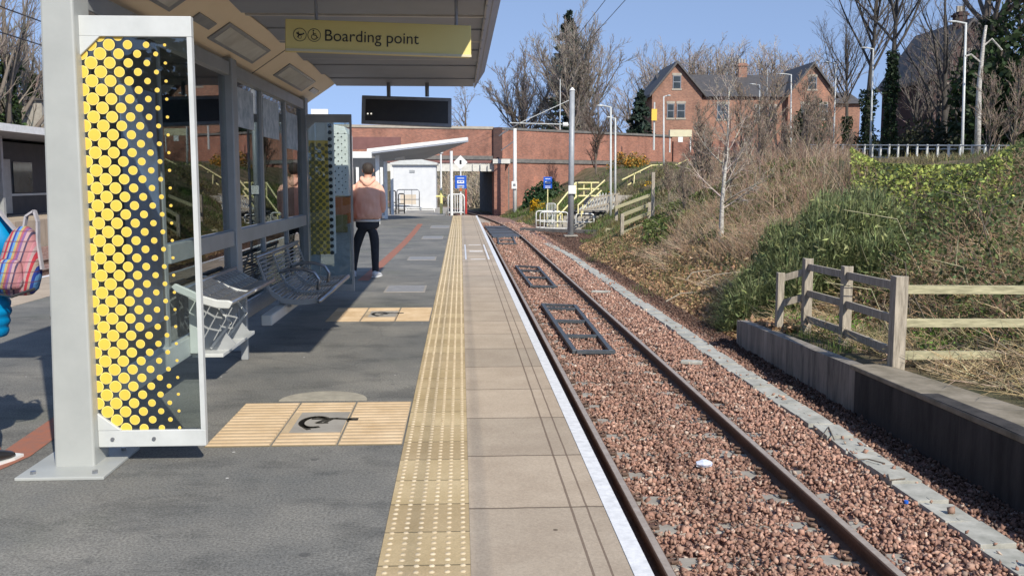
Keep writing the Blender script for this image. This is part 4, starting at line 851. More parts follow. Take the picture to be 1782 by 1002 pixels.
tram_sign(953,362,310,308,328,-1.1,'blue tram stop sign on a thin pole beside the bridge wall',w_=15,Y=57)
g = G(811,372,0); b = MB(); b.tube([g,(g.x,g.y,1.2)], .05, 6); b.build('red_post','red_paint', label='thin red post at the right end of the platform barrier', cat='post')
# ================================================================ MASTS, WIRES, LAMPS
g = G(993,411,-1.05); zt_ = P(997,158,g.y).z
r = empty('catenary_mast', g, 'tall grey steel mast with bracket arm holding the overhead wires', 'mast')
b = MB(); b.tube([g, (g.x+.03,g.y,zt_)], .15, 12, r1=.12); b.build('mast_tube', 'mast_grey', r, smooth=True); b = MB(); b.tube([(g.x+.03,g.y,zt_),(g.x+.03,g.y,zt_+.15)], .15, 12, r1=.03); b.build('mast_cap','white_paint',r)
b = MB(); b.box((g.x-.32,g.y-.3,g.z),(g.x+.32,g.y+.3,g.z+.06)); b.build('base_plate', 'concrete', r)
e1 = P(985,217,g.y); e2 = P(887,214,g.y); b = MB(); b.tube([e1+Vector((.15,0,0)), e2], .024, 6); b.build('arm', 'frame_white', r)
b = MB(); b.tube([P(990,175,g.y), P(905,214,g.y)], .018, 6); b.build('stay', 'frame_white', r)
b = MB(); b.tube([P(905,214,g.y), P(868,237,g.y), P(885,222,g.y)], .025, 6); b.build('steady_arm', 'steel_dark', r)
b = MB(); b.tube([P(984,217,g.y)-Vector((.12,0,0)), P(984,217,g.y)+Vector((.12,0,0))], .10, 8); b.build('insulator', 'white_paint', r)
b = MB(); t = P(995,330,g.y); b.box((t.x-.18,g.y-.22,t.z-.2),(t.x+.18,g.y-.18,t.z+.2)); b.build('number_plate', 'white_paint', r)
mx, my = g.x, g.y
g = P(896,368,73.0); g = Vector((g.x,73.0,-1.1)); r = empty('wire_mast', g, 'slim white mast with small square plate in front of the bridge wall', 'mast')
b = MB(); b.tube([g,(g.x,g.y,P(896,224,g.y).z)], .17, 8, r1=.12); b.build('mast_tube','white_paint',r,smooth=True)
t = P(895,322,g.y-.3); b = MB(); b.box((t.x-.2,g.y-.3,t.z-.28),(t.x+.2,g.y-.24,t.z+.28)); pl_ = b.build('plate','white_paint',r); b = MB(); b.box((t.x-.09,g.y-.31,t.z-.09),(t.x+.09,g.y-.3,t.z+.09)); b.build('plate_mark','steel_dark',pl_)
b = MB(); b.tube([P(896,245,g.y), P(872,262,g.y)], .04, 5); b.build('arm','steel_dark',r)
m2 = g
def wire(pts, label, rad=.0055):
    b = MB(); b.tube(pts, rad, 5); b.build('overhead_wire', 'cable', None, pts[0], label=label, cat='wire', group='overhead tram wires')
wire([(2.56,-3,4.42),(2.56,20,4.36),(2.56,my,4.40),(2.3,58,4.4),(.9,72,4.3)], 'thicker right hand overhead wire running down the track')
wire([(2.36,-3,4.62),(2.36,20,4.48),(2.36,my,4.62),(2.1,58,4.6),(.7,72,4.5)], 'left hand overhead wire running beside the thicker one')
wire([(-9.0,-3,5.6),(-9.0,20,5.0),(-9.0,46,5.2)], 'single overhead wire above the left hand track', .014)
wire([(-9.0,-3,4.6),(-9.0,20,4.5),(-9.0,46,4.6)], 'lower overhead wire above the left hand track', .014)
def lamp(px, pyt, pyb, Y, arm, label, arm_px=24, wd=.06, head=True, hid=None):
    t = P(px,pyt,Y); bx = P(px-(pyb-pyt)*.03 if px > 1400 else px,pyb,Y); zg = Hs(bx.x, Y) if hid is None else hid; zg = min(zg, bx.z)
    r = empty('street_lamp', (bx.x,Y,zg-.1), label, 'street lamp', 'grey lamp columns on the bank')
    b = MB(); b.tube([(bx.x,Y,zg-.1),(bx.x+(t.x-bx.x)*.3,Y,zg+(t.z-zg)*.3),(t.x,Y,t.z)], wd*1.25, 8, r1=wd*.8); b.build('column', 'frame_white', r, smooth=True)
    if arm:
        L_ = arm_px/1667*Y*arm; b = MB(); b.tube([(t.x,Y,t.z-.03),(t.x+L_*.5,Y-.02,t.z+.05),(t.x+L_*.55,Y-.02,t.z+.05)], wd*.6, 6); b.build('arm', 'frame_white', r)
        b = MB(); b.rings([[(t.x+L_*f_, Y-.02+w2*math.cos(a), t.z+.05+h2*math.sin(a)) for a in np.linspace(0,2*math.pi,9)[:-1]] for f_, w2, h2 in ((.5,.05,.03),(.6,.13,.06),(.85,.15,.06),(1.0,.05,.03))]); b.build('lamp_head', 'frame_white', r, smooth=True)
    return r
lamp(1063,186,345,52,-1,'white lamp column standing left of the lattice fence by the steps',25)
lamp(1071,206,320,58,-1,'thin white lamp column just right of the one by the steps',16)
lamp(1155,168,290,66,1,'white lamp column at the top of the yellow handrails',12)
lamp(1322,148,240,88,-1,'lamp column in front of the red brick house, left of a plain pole',18,.07)
lamp(1377,130,240,88,-1,'lamp column in front of the right half of the brick house',23,.07)
lamp(1455,110,240,76,-1,'lamp column at the right corner of the brick house',22,.07)
lamp(1520,85,262,66,-1,'lamp column among the ivy clad trees behind the white fence',23,.07)
lamp(1681,40,288,52,-1,'tallest lamp column at the far right behind the white fence',33,.075)
def pole(px, pyt, pyb, Y, label, wd=.05, name='plain_pole'):
    t = P(px,pyt,Y); zb = P(px,pyb,Y).z; b = MB(); b.tube([(t.x,Y,zb-1.2),(t.x,Y,t.z)], wd, 7, r1=wd*.7); return b.build(name, 'frame_white', None, (t.x,Y,zb-1.2), label=label, cat='pole'), t
pole(975,138,224,82,'plain white pole on the bridge left of the catenary mast')
pole(1336,120,240,86,'bare thin white pole in front of the brick house')
o, t = pole(1139,178,236,80,'white pole with yellow banner at the bridge end',.09)
b = MB(); a = P(1134,190,79.8); c = P(1143,210,79.8); b.box((a.x,79.75,c.z),(c.x,79.85,a.z)); b.build('banner','yellow_dot',o)
# small cream shelter sign on the bank
a = P(1166,226,74); c = P(1204,238,74); r = empty('information_board', (a.x,74,Hs(a.x,74)), 'cream boxed information board at the top of the bank', 'board')
b = MB(); b.box((a.x,74,c.z),(c.x,74.5,a.z)); b.build('board','sign_edge',r)
bpy.data.objects[r.name]
for xx in (a.x+.05,c.x-.05): b = MB(); b.tube([(xx,74.2,c.z-1.2),(xx,74.2,c.z)], .05, 6); b.build('leg','white_paint',r)
t = P(1184,243,73.9); b = MB(); b.box((t.x-.18,73.85,t.z-.2),(t.x+.18,73.9,t.z+.2)); b.build('notice','white_paint',r)
# ================================================================ BRIDGE
r = empty('brick_bridge', (3.15,76,-1.1), 'red brick road bridge over the tracks with wing wall', 'bridge')
ZT = P(868,223,76).z
A0 = (3.15,76.0); A1 = (19.5,88.2); L0_ = (-45,66.5); L1_ = (3.15,76.0)
zc = lambda z: z
b = MB(); b.wall(A0, A1, -2.5, 3.05, 1.0); b.build('wing_wall', 'brick_red', r)
b = MB(); b.wall(A0, A1, 3.35, ZT-.12, .5); b.build('parapet', 'brick_red', r)
b = MB(); b.wall((3.05,75.8), (19.5,88.0), 3.05, 3.35, .8, 3.0, 3.3); b.build('string_course', 'concrete_dark', r)
b = MB(); b.wall((3.05,75.85), (19.6,88.1), ZT-.12, ZT+.06, .7); b.build('coping', 'concrete_dark', r)
# pier and pilaster at the opening
b = MB(); b.box((2.65,75.4,-2.5),(3.5,76.4,2.95)); b.build('pier', 'brick_red', r); b = MB(); b.box((2.55,75.3,2.95),(3.9,76.5,3.3)); b.build('pier_cap', 'cream_beam', r)
b = MB(); b.box((2.6,75.6,3.3),(3.3,76.4,ZT+.02)); b.build('pilaster', 'brick_dark', r)
# left run
for (z0, z1, nme, mt, off, th) in ((3.55,ZT-.10,'parapet','brick_red',0,.5),(3.25,3.55,'ledge','concrete_dark',-.18,.9),(3.0,3.25,'girder_band','girder',-.1,.8),(2.35,3.0,'cream_girder','cream_beam',0,.4),(ZT-.10,ZT+.10,'coping','stone',-.08,.7)):
    b = MB(); b.wall((L0_[0],L0_[1]+off),(2.65,75.9+off), z0, z1, th); b.build(nme, mt, r)
b = MB(); b.box((-45,77,2.6),(3.3,86,3.2)); b.build('deck','concrete_dark',r)
b = MB(); b.wall((3.1,76.4),(1.75,87.5), -2.5, 2.7, -.8); b.build('abutment','concrete_dark',r)
b = MB(); b.wall((-12.5,74),(-12.5,86), -2.5, 3.0, 1.2); b.build('abutment','brick_dark',r)
b = MB(); 
for k in range(12): x = -4+k*.62; b.box((x,75.45,2.4),(x+.05,75.6,2.95))
b.build('girder_stiffeners','cream_beam',r)
t = P(1043,290,84-3.6); b = MB(); b.tube([(11.55,82.0,0),(11.55,82.0,3.0)], .14, 8); b.build('downpipe','girder',r)
b = MB(); b.wall((19.6,88.1),(30,88.6), 1.0, ZT-.5, .5); b.build('boundary_wall','brick_red',r)
# white fence on top of the left part
r = empty('bridge_railing', (-33,68,ZT), 'white railing on the bridge above the left hand platform', 'railing')
b = MB()
for k in range(46): x = -41+.5*k; y = 66.5+(x+45)*9.5/48.15; b.tube([(x,y,ZT+.1),(x,y,ZT+1.25)], .03, 4)
b.build('uprights','white_paint',r)
for zz in (.25,1.2): b = MB(); b.tube([(-41,67.3,ZT+zz),(-18.5,71.7,ZT+zz)], .045, 6); b.build('rail','white_paint',r)
r = empty('rooftop', (-35,64,0), 'pale flat roofed building by the left platform', 'building')
a = P(0,158,62); c = P(72,178,62); b = MB(); b.box((a.x-8,62,0),(c.x,68,c.z+.1)); b.build('wall','concrete',r); b = MB(); b.hexa([(a.x-8.2,61.8,c.z+.1),(c.x+.3,61.8,c.z+.1),(c.x+.3,68,c.z+.1),(a.x-8.2,68,c.z+.1)],[(a.x-8.2,61.8,a.z),(c.x-.8,61.8,c.z+.35),(c.x-.8,68,c.z+.35),(a.x-8.2,68,a.z)]); b.build('roof','slate',r)
# ================================================================ OPPOSITE PLATFORM SHELTER
r = empty('opposite_shelter', (-19.5,40,0), 'dark glazed shelter with white edged canopy on the opposite platform', 'shelter')
b = MB(); b.hexa([(-24,26,3.5),(-18.0,26,3.62),(-18.0,62,3.62),(-24,62,3.5)],[(-24,26,3.7),(-18.0,26,3.8),(-18.0,62,3.8),(-24,62,3.7)]); b.build('roof','roof_grey',r)
b = MB(); b.box((-18.0,26,3.56),(-17.9,62,3.86)); b.build('white_fascia','white_paint',r)
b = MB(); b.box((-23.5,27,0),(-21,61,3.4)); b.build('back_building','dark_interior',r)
for y in (30,36,42,48,54,60): b = MB(); b.box((-19.6,y,0),(-19.4,y+.2,3.5)); b.build('column','frame_grey',r)
for y in (33,38.2,44.5): 
    b = MB(); b.box((-20.98,y,0.1),(-20.9,y+1.6,2.6)); b.build('door','plaster_panel' if y > 38 and y < 44 else 'frame_grey',r)
b = MB(); b.box((-20.99,28,.9),(-20.94,60,1.0)); b.build('rail','frame_white',r)
for y in (31,40.5,46.5,51,56):
    b = MB(); b.box((-20.99,y,1.05),(-20.95,y+2,2.5)); b.build('window','win_glass',r)
r = empty('litter_bin', (-18.9,39,0), 'small dark bin on the opposite platform before the shelter', 'bin'); b = MB(); b.tube([(-18.9,39,0),(-18.9,39,1.0)], .28, 12); b.build('body','steel_dark',r); b = MB(); b.tube([(-18.9,39,1.0),(-18.9,39,1.12)], .31, 12, r1=.2); b.build('lid','black',r)
# ================================================================ STEPS, HANDRAILS AND FENCES BY THE BANK
def at(px, py, Y): return P(px, py, Y)
r = empty('bank_steps', G(990,401,-1.1), 'concrete steps climbing the bank with yellow handrails', 'steps')
s0 = at(978,400,52); s1 = at(1040,340,56.5); n = 13; Wd = 2.0
for k in range(n):
    a = s0.lerp(s1, k/n); c = s0.lerp(s1, (k+1)/n); x0_ = a.x-.95+.10*k; b = MB()
    b.box((x0_,a.y,min(a.z,c.z)-1.4),(x0_+Wd,a.y+(c.y-a.y)*1.02,c.z)); b.build('step','concrete',r)
lz = s1.z
b = MB(); b.box((s1.x-.6,s1.y,-1.0),(s1.x+2.4,s1.y+1.6,lz+.002)); b.build('landing','concrete',r)
hr = lambda pts, rad=.045, nme='handrail': (lambda b: (b.tube(pts, rad, 6), b.build(nme,'handrail',r)))(MB())
hr([at(970,395,52),at(970,357,52),at(1002,318,55),at(1042,318,56)]); hr([at(972,375,52),at(1003,342,55)]); hr([at(1002,318,55),at(1002,345,55)]); hr([at(1002,329,55),at(1042,329,56)]); hr([at(1003,341,55),at(1042,341,56)])
hr([at(978,372,52.4),at(978,396,52.4)],.035)
for px in (1016,1029): hr([at(px,318,55.5),at(px,341,55.5)],.035)
hr([at(1006,372,52),at(1006,357,52),at(1052,314,57)]); hr([at(1012,378,52),at(1012,366,52),at(1046,332,57)]); hr([at(1014,356,52.5),at(1014,372,52.5)],.035)
hr([at(1083,313,60),at(1134,288,66),at(1160,287,67)]); hr([at(1093,322,60),at(1140,296,66),at(1156,292,67)]); hr([at(1103,321,60),at(1104,305,61)],.035); hr([at(1114,299,62),at(1114,309,62)],.035); hr([at(1134,288,66),at(1134,300,66)],.035); hr([at(1175,288,68),at(1197,278,70)]); hr([at(1075,341,58),at(1104,326,61)])
barrier(933,975,400,367,-1.1,'white_paint','white three rail pedestrian barrier left of the mast',None,2,True,rad=.035)
barrier(951,967,396,354,-1.1,'frame_white','tall narrow meshed white barrier behind the left barrier',None,5,True,rad=.03)
barrier(1002,1033,401,372,-1.1,'white_paint','white hooped barrier with dark box behind, just right of the mast',None,0,True,rad=.04)
barrier(1036,1048,395,372,-1.1,'white_paint','small white hoop at the right end of the barriers',None,0,True,rad=.04)
barrier(940,988,402,369,-1.1,'white_paint','long white barrier between the left hoop and the mast',None,1,True,rad=.03)
r = empty('equipment_box', G(1020,400,-1.1)+Vector((0,1.2,0)), 'low black equipment box behind the white hoops', 'box'); g = G(1003,400,-1.1); g2_ = G(1046,400,-1.1)
b = MB(); b.box((g.x,g.y+.6,-1.15),(g2_.x,g.y+1.6,-.15)); b.build('body','black',r,bevel=.03); b = MB(); b.box((g.x-.1,g.y+.5,-.14),(g2_.x+.4,g.y+1.7,-.06)); b.build('lid','concrete_dark',r)
r = empty('lattice_fence', at(1050,370,50), 'white pale fence with slanting slats beside the steps', 'fence')
for k in range(13):
    x = 1013+k*5.2; zz = at(x,336+max(0,6-k)*4,50+k*.25); z2 = at(x-4,364,50+k*.25); b = MB(); b.bar(zz, z2, .07, .05); b.build('slat','frame_white',r)
b = MB(); b.bar(at(1012,366,50), at(1078,350,53), .05, .08); b.build('rail','wood_grey',r); b = MB(); b.bar(at(1030,345,50), at(1078,337,53), .05, .08); b.build('rail','wood_grey',r)
r = empty('bank_fence', at(1085,400,38), 'old timber post and rail fence climbing the grassy bank', 'fence')
for (px, pt, pb, Y) in ((1083,372,414,36),(1130,352,384,39),(1073,338,372,42),(1137,300,378,38)):
    b = MB(); t = at(px,pt,Y); q = at(px,pb,Y); b.box((t.x-.06,Y-.06,q.z-.3),(t.x+.06,Y+.06,t.z)); b.build('post','wood_grey',r)
for (a0,a1,ya,b0,b1,yb) in ((1084,374,36,1128,357,39),(1084,390,36,1132,370,39),(1086,405,36,1118,392,38),(1070,362,41,1130,340,43)):
    b = MB(); b.bar(at(a0,a1,ya), at(b0,b1,yb), .05, .13); b.build('rail','wood_rail',r)
r = empty('marker_frame', G(1066,415,-1.0), 'small white square frame standing at the foot of the bank', 'frame')
for (a0,a1,b0,b1) in ((1054,398,1078,400),(1055,399,1054,416),(1077,400,1074,414),(1055,407,1072,408),(1055,415,1070,416)):
    b = MB(); b.bar(at(a0,a1,44), at(b0,b1,44), .05, .07); b.build('bar','wood_rail',r)
# white fence along the path at the top of the bank
r = empty('path_fence', (28,56,2.8), 'white post and rail fence along the path at the top of the bank', 'fence')
n = 26; fp = lambda k: (27.2+k*.0, 44+k*1.15)
def ftop(Y): return HC+(315-(250+ (Y-48)*.10))/1667*Y
for k in range(n):
    x, y = 27.3, 44+k*1.25; zt2 = P(1600,250,1).z; top = HC+(64/1667.)*y; b = MB(); b.box((x-.05,y-.05,top-1.6),(x+.05,y+.05,top)); b.build('post','frame_white',r)
for dz in (.06,.85):
    b = MB(); b.tube([(27.3,44,HC+64/1667*44-dz),(27.3,44+25*1.25,HC+64/1667*(44+31.25)-dz)], .04, 6); b.build('rail','frame_white',r)
r = empty('path_fence', (29.5,56,2.8), 'second white fence glimpsed behind the first at the top of the bank', 'fence')
for k in range(18):
    x, y = 29.6, 50+k*1.4; top = HC+(56/1667.)*y; b = MB(); b.box((x-.06,y-.06,top-1.7),(x+.06,y+.06,top)); b.build('post','frame_white',r)
b = MB(); b.tube([(29.6,50,HC+56/1667*50),(29.6,74,HC+56/1667*74)], .04, 6); b.build('rail','frame_white',r)
# ================================================================ HOUSES
def hz(px, py, Y=110): return P(px, py, Y)
HY = 110.0; r = empty('brick_house', (hz(1290,270).x, HY+4, 3), 'large red brick house with two gables, slate roof and central chimney', 'house')
xl, xr = hz(1135,160).x, hz(1453,162).x; ze = hz(1135,163).z; zr = hz(1290,121).z; gl_r = hz(1222,170).x; gr_l = hz(1372,168).x; zA = hz(1178,111).z
b = MB(); b.box((xl,HY,1),(gl_r,HY+11,ze)); b.box((gr_l,HY,1),(xr,HY+11,ze)); b.box((gl_r-.01,HY+.9,1),(gr_l+.01,HY+10.9,ze-.01))
for a0,a1,ap in ((xl,gl_r,hz(1178,111)),(gr_l,xr,hz(1415,111))): b.prism([(a0,HY,ze),(a1,HY,ze),(ap.x,HY,zA)], (0,9,0))
b.build('wall','brick_house',r)
rf = MB(); rf.prism([(0,HY+.3,ze-.3),(0,HY+5.9,zr),(0,HY+11.5,ze-.3)],(0,0,.0)) if False else None
rf.prism([(xl+1.5,HY+.45,ze-.25),(xl+1.5,HY+5.9,zr),(xl+1.5,HY+11.5,ze-.2)], (xr-xl-3.0,0,0))
for a0,a1,ap in ((xl,gl_r,hz(1178,111)),(gr_l,xr,hz(1415,111))):
    for xe in (a0,a1):
        e = (-.35 if xe == a0 else .35); dz = (zA-ze)/abs(ap.x-xe)*.35
        rf.hexa([(xe+e,HY-.45,ze-dz),(ap.x,HY-.45,zA),(ap.x,HY+9,zA),(xe+e,HY+9,ze-dz)],[(xe+e,HY-.45,ze-dz+.3),(ap.x,HY-.45,zA+.3),(ap.x,HY+9,zA+.3),(xe+e,HY+9,ze-dz+.3)])
rfo = rf.build('roof','slate',r)
def chim(px0, px1, pyt, pyb, Y, parent, mat='brick_house'):
    a = hz(px0,pyt,Y); c = hz(px1,pyb,Y); b = MB(); b.box((a.x,Y,c.z-1.5),(c.x,Y+1.2,a.z)); b.box((a.x-.12,Y-.12,a.z-.35),(c.x+.12,Y+1.32,a.z-.15)); ch = b.build('chimney',mat,parent)
    for k in range(3): b = MB(); x = a.x+(k+.5)*(c.x-a.x)/3; b.tube([(x,Y+.6,a.z),(x,Y+.6,a.z+.55)], .14, 8); b.build('chimney_pot','stone',parent)
chim(1286,1300,110,122,HY+5.3,rfo)
def window(px0, px1, py0, py1, Y, parent, arch=True, sash=True):
    a = hz(px0,py0,Y); c = hz(px1,py1,Y); b = MB(); w_ = c.x-a.x
    b.box((a.x-.1,Y-.04,c.z-.22),(c.x+.1,Y+.05,c.z-.02)); b.box((a.x-.08,Y-.03,a.z+.02),(c.x+.08,Y+.05,a.z+.30)); f_ = b.build('window','stone',parent)
    b = MB(); b.box((a.x,Y-.01,c.z),(c.x,Y+.02,a.z)); b.build('pane','win_glass',f_)
    b = MB(); 
    for x in (a.x,c.x-.08): b.box((x,Y-.035,c.z),(x+.08,Y-.012,a.z))
    b.box((a.x+.08,Y-.035,(a.z+c.z)/2-.05),(c.x-.08,Y-.012,(a.z+c.z)/2+.05)); b.box((a.x+.08,Y-.035,a.z-.08),(c.x-.08,Y-.012,a.z)); b.build('sash_frame','steel_dark',f_)
for wd in ((1171,1185,132,154),(1161,1173,181,205),(1178,1192,181,205),(1407,1421,134,155),(1394,1408,182,206),(1426,1440,182,206)): window(*wd,HY-.02,r)
for wd in ((1248,1258,182,207),(1260,1268,182,207),(1314,1326,186,211),(1338,1350,186,211)): window(*wd,HY+.88,r)
a = hz(1453,160,114); c = hz(1492,160,114); b = MB(); b.box((a.x-.5,113,1),(c.x,120,hz(1460,182,114).z)); b.build('annex_wall','brick_house',r)
b = MB(); b.hexa([(a.x-.6,112.5,hz(1460,182,114).z),(c.x+.3,112.5,hz(1460,182,114).z),(c.x+.3,120,hz(1460,182,114).z),(a.x-.6,120,hz(1460,182,114).z)],[(a.x-.6,115,hz(1460,160,114).z),(c.x-.6,115,hz(1460,160,114).z),(c.x-.6,118,hz(1460,160,114).z),(a.x-.6,118,hz(1460,160,114).z)]); b.build('annex_roof','slate',r)
# second, dark house behind the trees at the right
HY2 = 84.0; r = empty('gabled_house', (hz(1690,200,HY2).x, HY2+4, 3), 'dark brick gabled house half hidden behind trees at the right', 'house')
e0, ap, e1 = hz(1622,130,HY2), hz(1690,38,HY2), hz(1790,130,HY2)
b = MB(); b.box((e0.x,HY2,1),(e1.x,HY2+10,e0.z)); b.prism([(e0.x,HY2,e0.z),(e1.x,HY2,e0.z),(ap.x,HY2,ap.z)],(0,10,0)); b.build('wall','brick_dark',r)
b = MB()
for xe, e in ((e0.x,-.5),(e1.x,.5)): 
    dz = (ap.z-e0.z)/abs(ap.x-xe)*.5; b.hexa([(xe+e,HY2-.5,e0.z-dz),(ap.x,HY2-.5,ap.z),(ap.x,HY2+10.5,ap.z),(xe+e,HY2+10.5,e0.z-dz)],[(xe+e,HY2-.5,e0.z-dz+.3),(ap.x,HY2-.5,ap.z+.3),(ap.x,HY2+10.5,ap.z+.3),(xe+e,HY2+10.5,e0.z-dz+.3)])
rfo = b.build('roof','slate',r); chim(1670,1683,20,45,HY2+1,rfo,'brick_dark')
for wd in ((1640,1652,150,180),(1672,1684,150,180),(1682,1692,90,112)): window(*wd,HY2-.02,r)
# ================================================================ TREES
def grow(rg, height, r0, levels, trunk_frac=.3, spread=.6, up=.25, nkids=(7,6,6), first=.25, shrink=.62, wig=.12, min_r=.008, droop=0.0):
    """returns (trunk segments, crown segments) as arrays p0,p1,r0,r1"""
    T = []; Cw = []
    def branch(p, d, L, r, lev):
        n = 7 if lev == 0 else (5 if lev == 1 else 3); pts = [p]; rs = [r]; dd = d.copy()
        for i in range(n):
            dd = dd+rg.normal(size=3)*wig*(1 if lev else .35); dd[2] += (up*.25 if lev else 0)-(droop*lev*.1); dd /= np.linalg.norm(dd)
            p = p+dd*L/n; pts.append(p); rs.append(max(min_r*.6, r*(1-.82*(i+1)/n)))
            (T if lev <= (1 if levels > 3 else 0) and r > r0*.25 else Cw).append((pts[-2], pts[-1], rs[-2], rs[-1]))
        if lev >= levels: return
        k = nkids[min(lev, len(nkids)-1)]; st = first if lev == 0 else .18
        for j in range(k):
            t = st+(1-st)*(j+rg.random()*.8)/k; q = min(t, .999)*n; i = int(q); f_ = q-i
            pos = pts[i]*(1-f_)+pts[i+1]*f_; base = pts[i+1]-pts[i]; base /= np.linalg.norm(base)
            a = rg.normal(size=3); a -= base*a.dot(base); a /= np.linalg.norm(a); sp = spread*rg.uniform(.7,1.3)
            nd = base*math.cos(sp)+a*math.sin(sp); nd[2] += up*.3; nd /= np.linalg.norm(nd)
            l2 = L*shrink*rg.uniform(.7,1.1)*(1-.45*t if lev == 0 else 1-.35*t); branch(pos, nd, l2, max(min_r, rs[i]*.62), lev+1)
    branch(np.zeros(3), np.array([0,0,1.0]), height*trunk_frac if False else height*.82, r0, 0)
    return T, Cw
def vase(rg, h, r0, nl=9, spread=.75, start=(.10,.38), reach=.80, nb=9, nt=7, up=.10, min_r=.008, trunk=.9, nf=3):
    """open-grown bare tree: short bole, long limbs fanning up and out, side branches and fine twigs"""
    T = []; Cw = []
    def run(p, d, L, r, n, wig, upb, out, rend):
        pts = [p]; rs = [r]
        for i in range(n):
            d = d+rg.normal(size=3)*wig; d[2] += upb; d = d/np.linalg.norm(d); p = p+d*L/n; pts.append(p); rs.append(r+(rend-r)*(i+1)/n); out.append((pts[-2], pts[-1], rs[-2], rs[-1]))
        return pts, rs
    tp, tr = run(np.zeros(3), np.array([0,0,1.]), h*trunk, r0, 10, .012, .02, T, max(min_r, r0*.12))
    def side(pts, rs, k, f, L, sp, t0, fn):
        for j in range(k):
            t = t0+(1-t0)*(j+rg.random())/k; q = min(t,.999)*(len(pts)-1); i = int(q); pos = pts[i]*(1-(q-i))+pts[i+1]*(q-i); b_ = pts[i+1]-pts[i]; b_ = b_/np.linalg.norm(b_)
            a = rg.normal(size=3); a -= b_*a.dot(b_); a /= np.linalg.norm(a); s_ = sp*rg.uniform(.6,1.3); d = b_*math.cos(s_)+a*math.sin(s_); d[2] += .12; d /= np.linalg.norm(d); fn(pos, d, L*rg.uniform(.6,1.2)*(1-.5*t), max(min_r, rs[i]*f))
    def twig2(p, d, L, r): run(p, d, L, r*.8, 2, .12, up*.3, Cw, min_r*.5)
    def twig(p, d, L, r):
        a, b = run(p, d, L, r, 3, .12, up*.5, Cw, min_r*.6); side(a, b, nf, .6, L*.55, .6, .15, twig2)
    def branch(p, d, L, r):
        a, b = run(p, d, L, r, 4, .10, up, Cw, min_r*.8); side(a, b, nt, .55, L*.55, .55, .15, twig)
    for j in range(nl):
        t = start[0]+(start[1]-start[0])*(j+rg.random())/nl; q = t/trunk*10; i = min(int(q), 9); pos = tp[i]*(1-(q-i))+tp[i+1]*(q-i)
        az = j*2.4+rg.normal()*.3; tilt = spread*rg.uniform(.45,1.15); d = np.array([math.cos(az)*math.sin(tilt), math.sin(az)*math.sin(tilt), math.cos(tilt)])
        L = h*reach*(1-t)*(1-.28*tilt); a, b = run(pos, d, L, tr[i]*.62, 7, .07, .05, T, min_r); side(a, b, nb, .5, L*.42, .6, .12, branch)
    side(tp, tr, nb, .4, h*.28, .6, .45, branch)
    return T, Cw
def seg_mesh(name, segs, sides, mat, parent, col=None, rg=rng, wid=1.0):
    p0 = np.array([s[0] for s in segs]); p1 = np.array([s[1] for s in segs]); a = np.array([s[2] for s in segs])*wid; b = np.array([s[3] for s in segs])*wid
    V, Fc = seg_tubes(p0, p1, a, b, sides); V = V+np.array(ORG[parent.name])
    cc = None if col is None else np.repeat(tone(len(segs), col, .18, rg), 2*sides, axis=0)
    return np_mesh(name, V, Fc, cc, mat, parent)
def bare_tree(name, loc, height, r0, label, cat='tree', group=None, seed=1, col=(.20,.165,.135), tmat='bark_grey', scale=(1,1,1), levels=4, wid=1, **k):
    rg = np.random.default_rng(seed); r = empty(name, loc, label, cat, group); T, Cw = (vase(rg, height, r0, **k) if levels == 0 else grow(rg, height, r0, levels, **k))
    seg_mesh('trunk', T, 6, tmat, r, None, rg); seg_mesh('crown', Cw, 3, 'twigs', r, col, rg, wid); r.scale = scale; return r
def again(src, loc, label, rz, sc):
    c = copy_tree(src); c.location = loc; c.rotation_euler.z = rz; c.scale = sc if isinstance(sc, tuple) else (sc,sc,sc); c['label'] = label; return c
def gz(px, py, Y): p = P(px, py, Y); return p
def base(px, Y, z): p = P(px, 300, Y); return (p.x, Y, z)
def th(pyt, Y, z): return HC+(315-pyt)/1667*Y-z
# skyline trees beyond the bridge
t1 = bare_tree('bare_tree', base(908,118,3), th(92,118,3)*1.12, .30, 'rounded bare tree left of the tall conifer beyond the bridge', seed=3, levels=0, nl=17, spread=.90, nb=12, nt=8, nf=3, min_r=.022, col=(.20,.17,.15), wid=1.0)
t2 = bare_tree('bare_tree', base(1000,112,3), th(42,112,3)*1.12, .34, 'tall wide bare tree tangled in front of the conifer', seed=5, levels=0, nl=24, spread=.66, nb=12, nt=8, nf=3, min_r=.022, reach=.85, col=(.27,.235,.20), wid=1.0)
bare_tree('birch_tree', base(818,130,3), th(150,130,3)*1.05, .2, 'small airy birch beyond the bridge right of the display', seed=8, levels=4, spread=.4, up=.1, nkids=(12,7,5,4), first=.12, shrink=.5, droop=.8, col=(.26,.22,.20), wid=1.5)
again(t1, base(600,125,2), 'low bare tree seen between the canopy and the display', 1.2, .50); again(t1, base(1040,100,2), 'bushy bare tree just left of the dark small conifer', 2.4, .62)
t3 = bare_tree('poplar_tree', base(1145,150,4), th(80,150,4)*1.05, .3, 'narrow upright bare poplar left of the brick house gable', seed=13, levels=0, nl=13, spread=.5, nb=8, nt=6, nf=2, min_r=.022, reach=.9, col=(.34,.29,.25), wid=1.0)
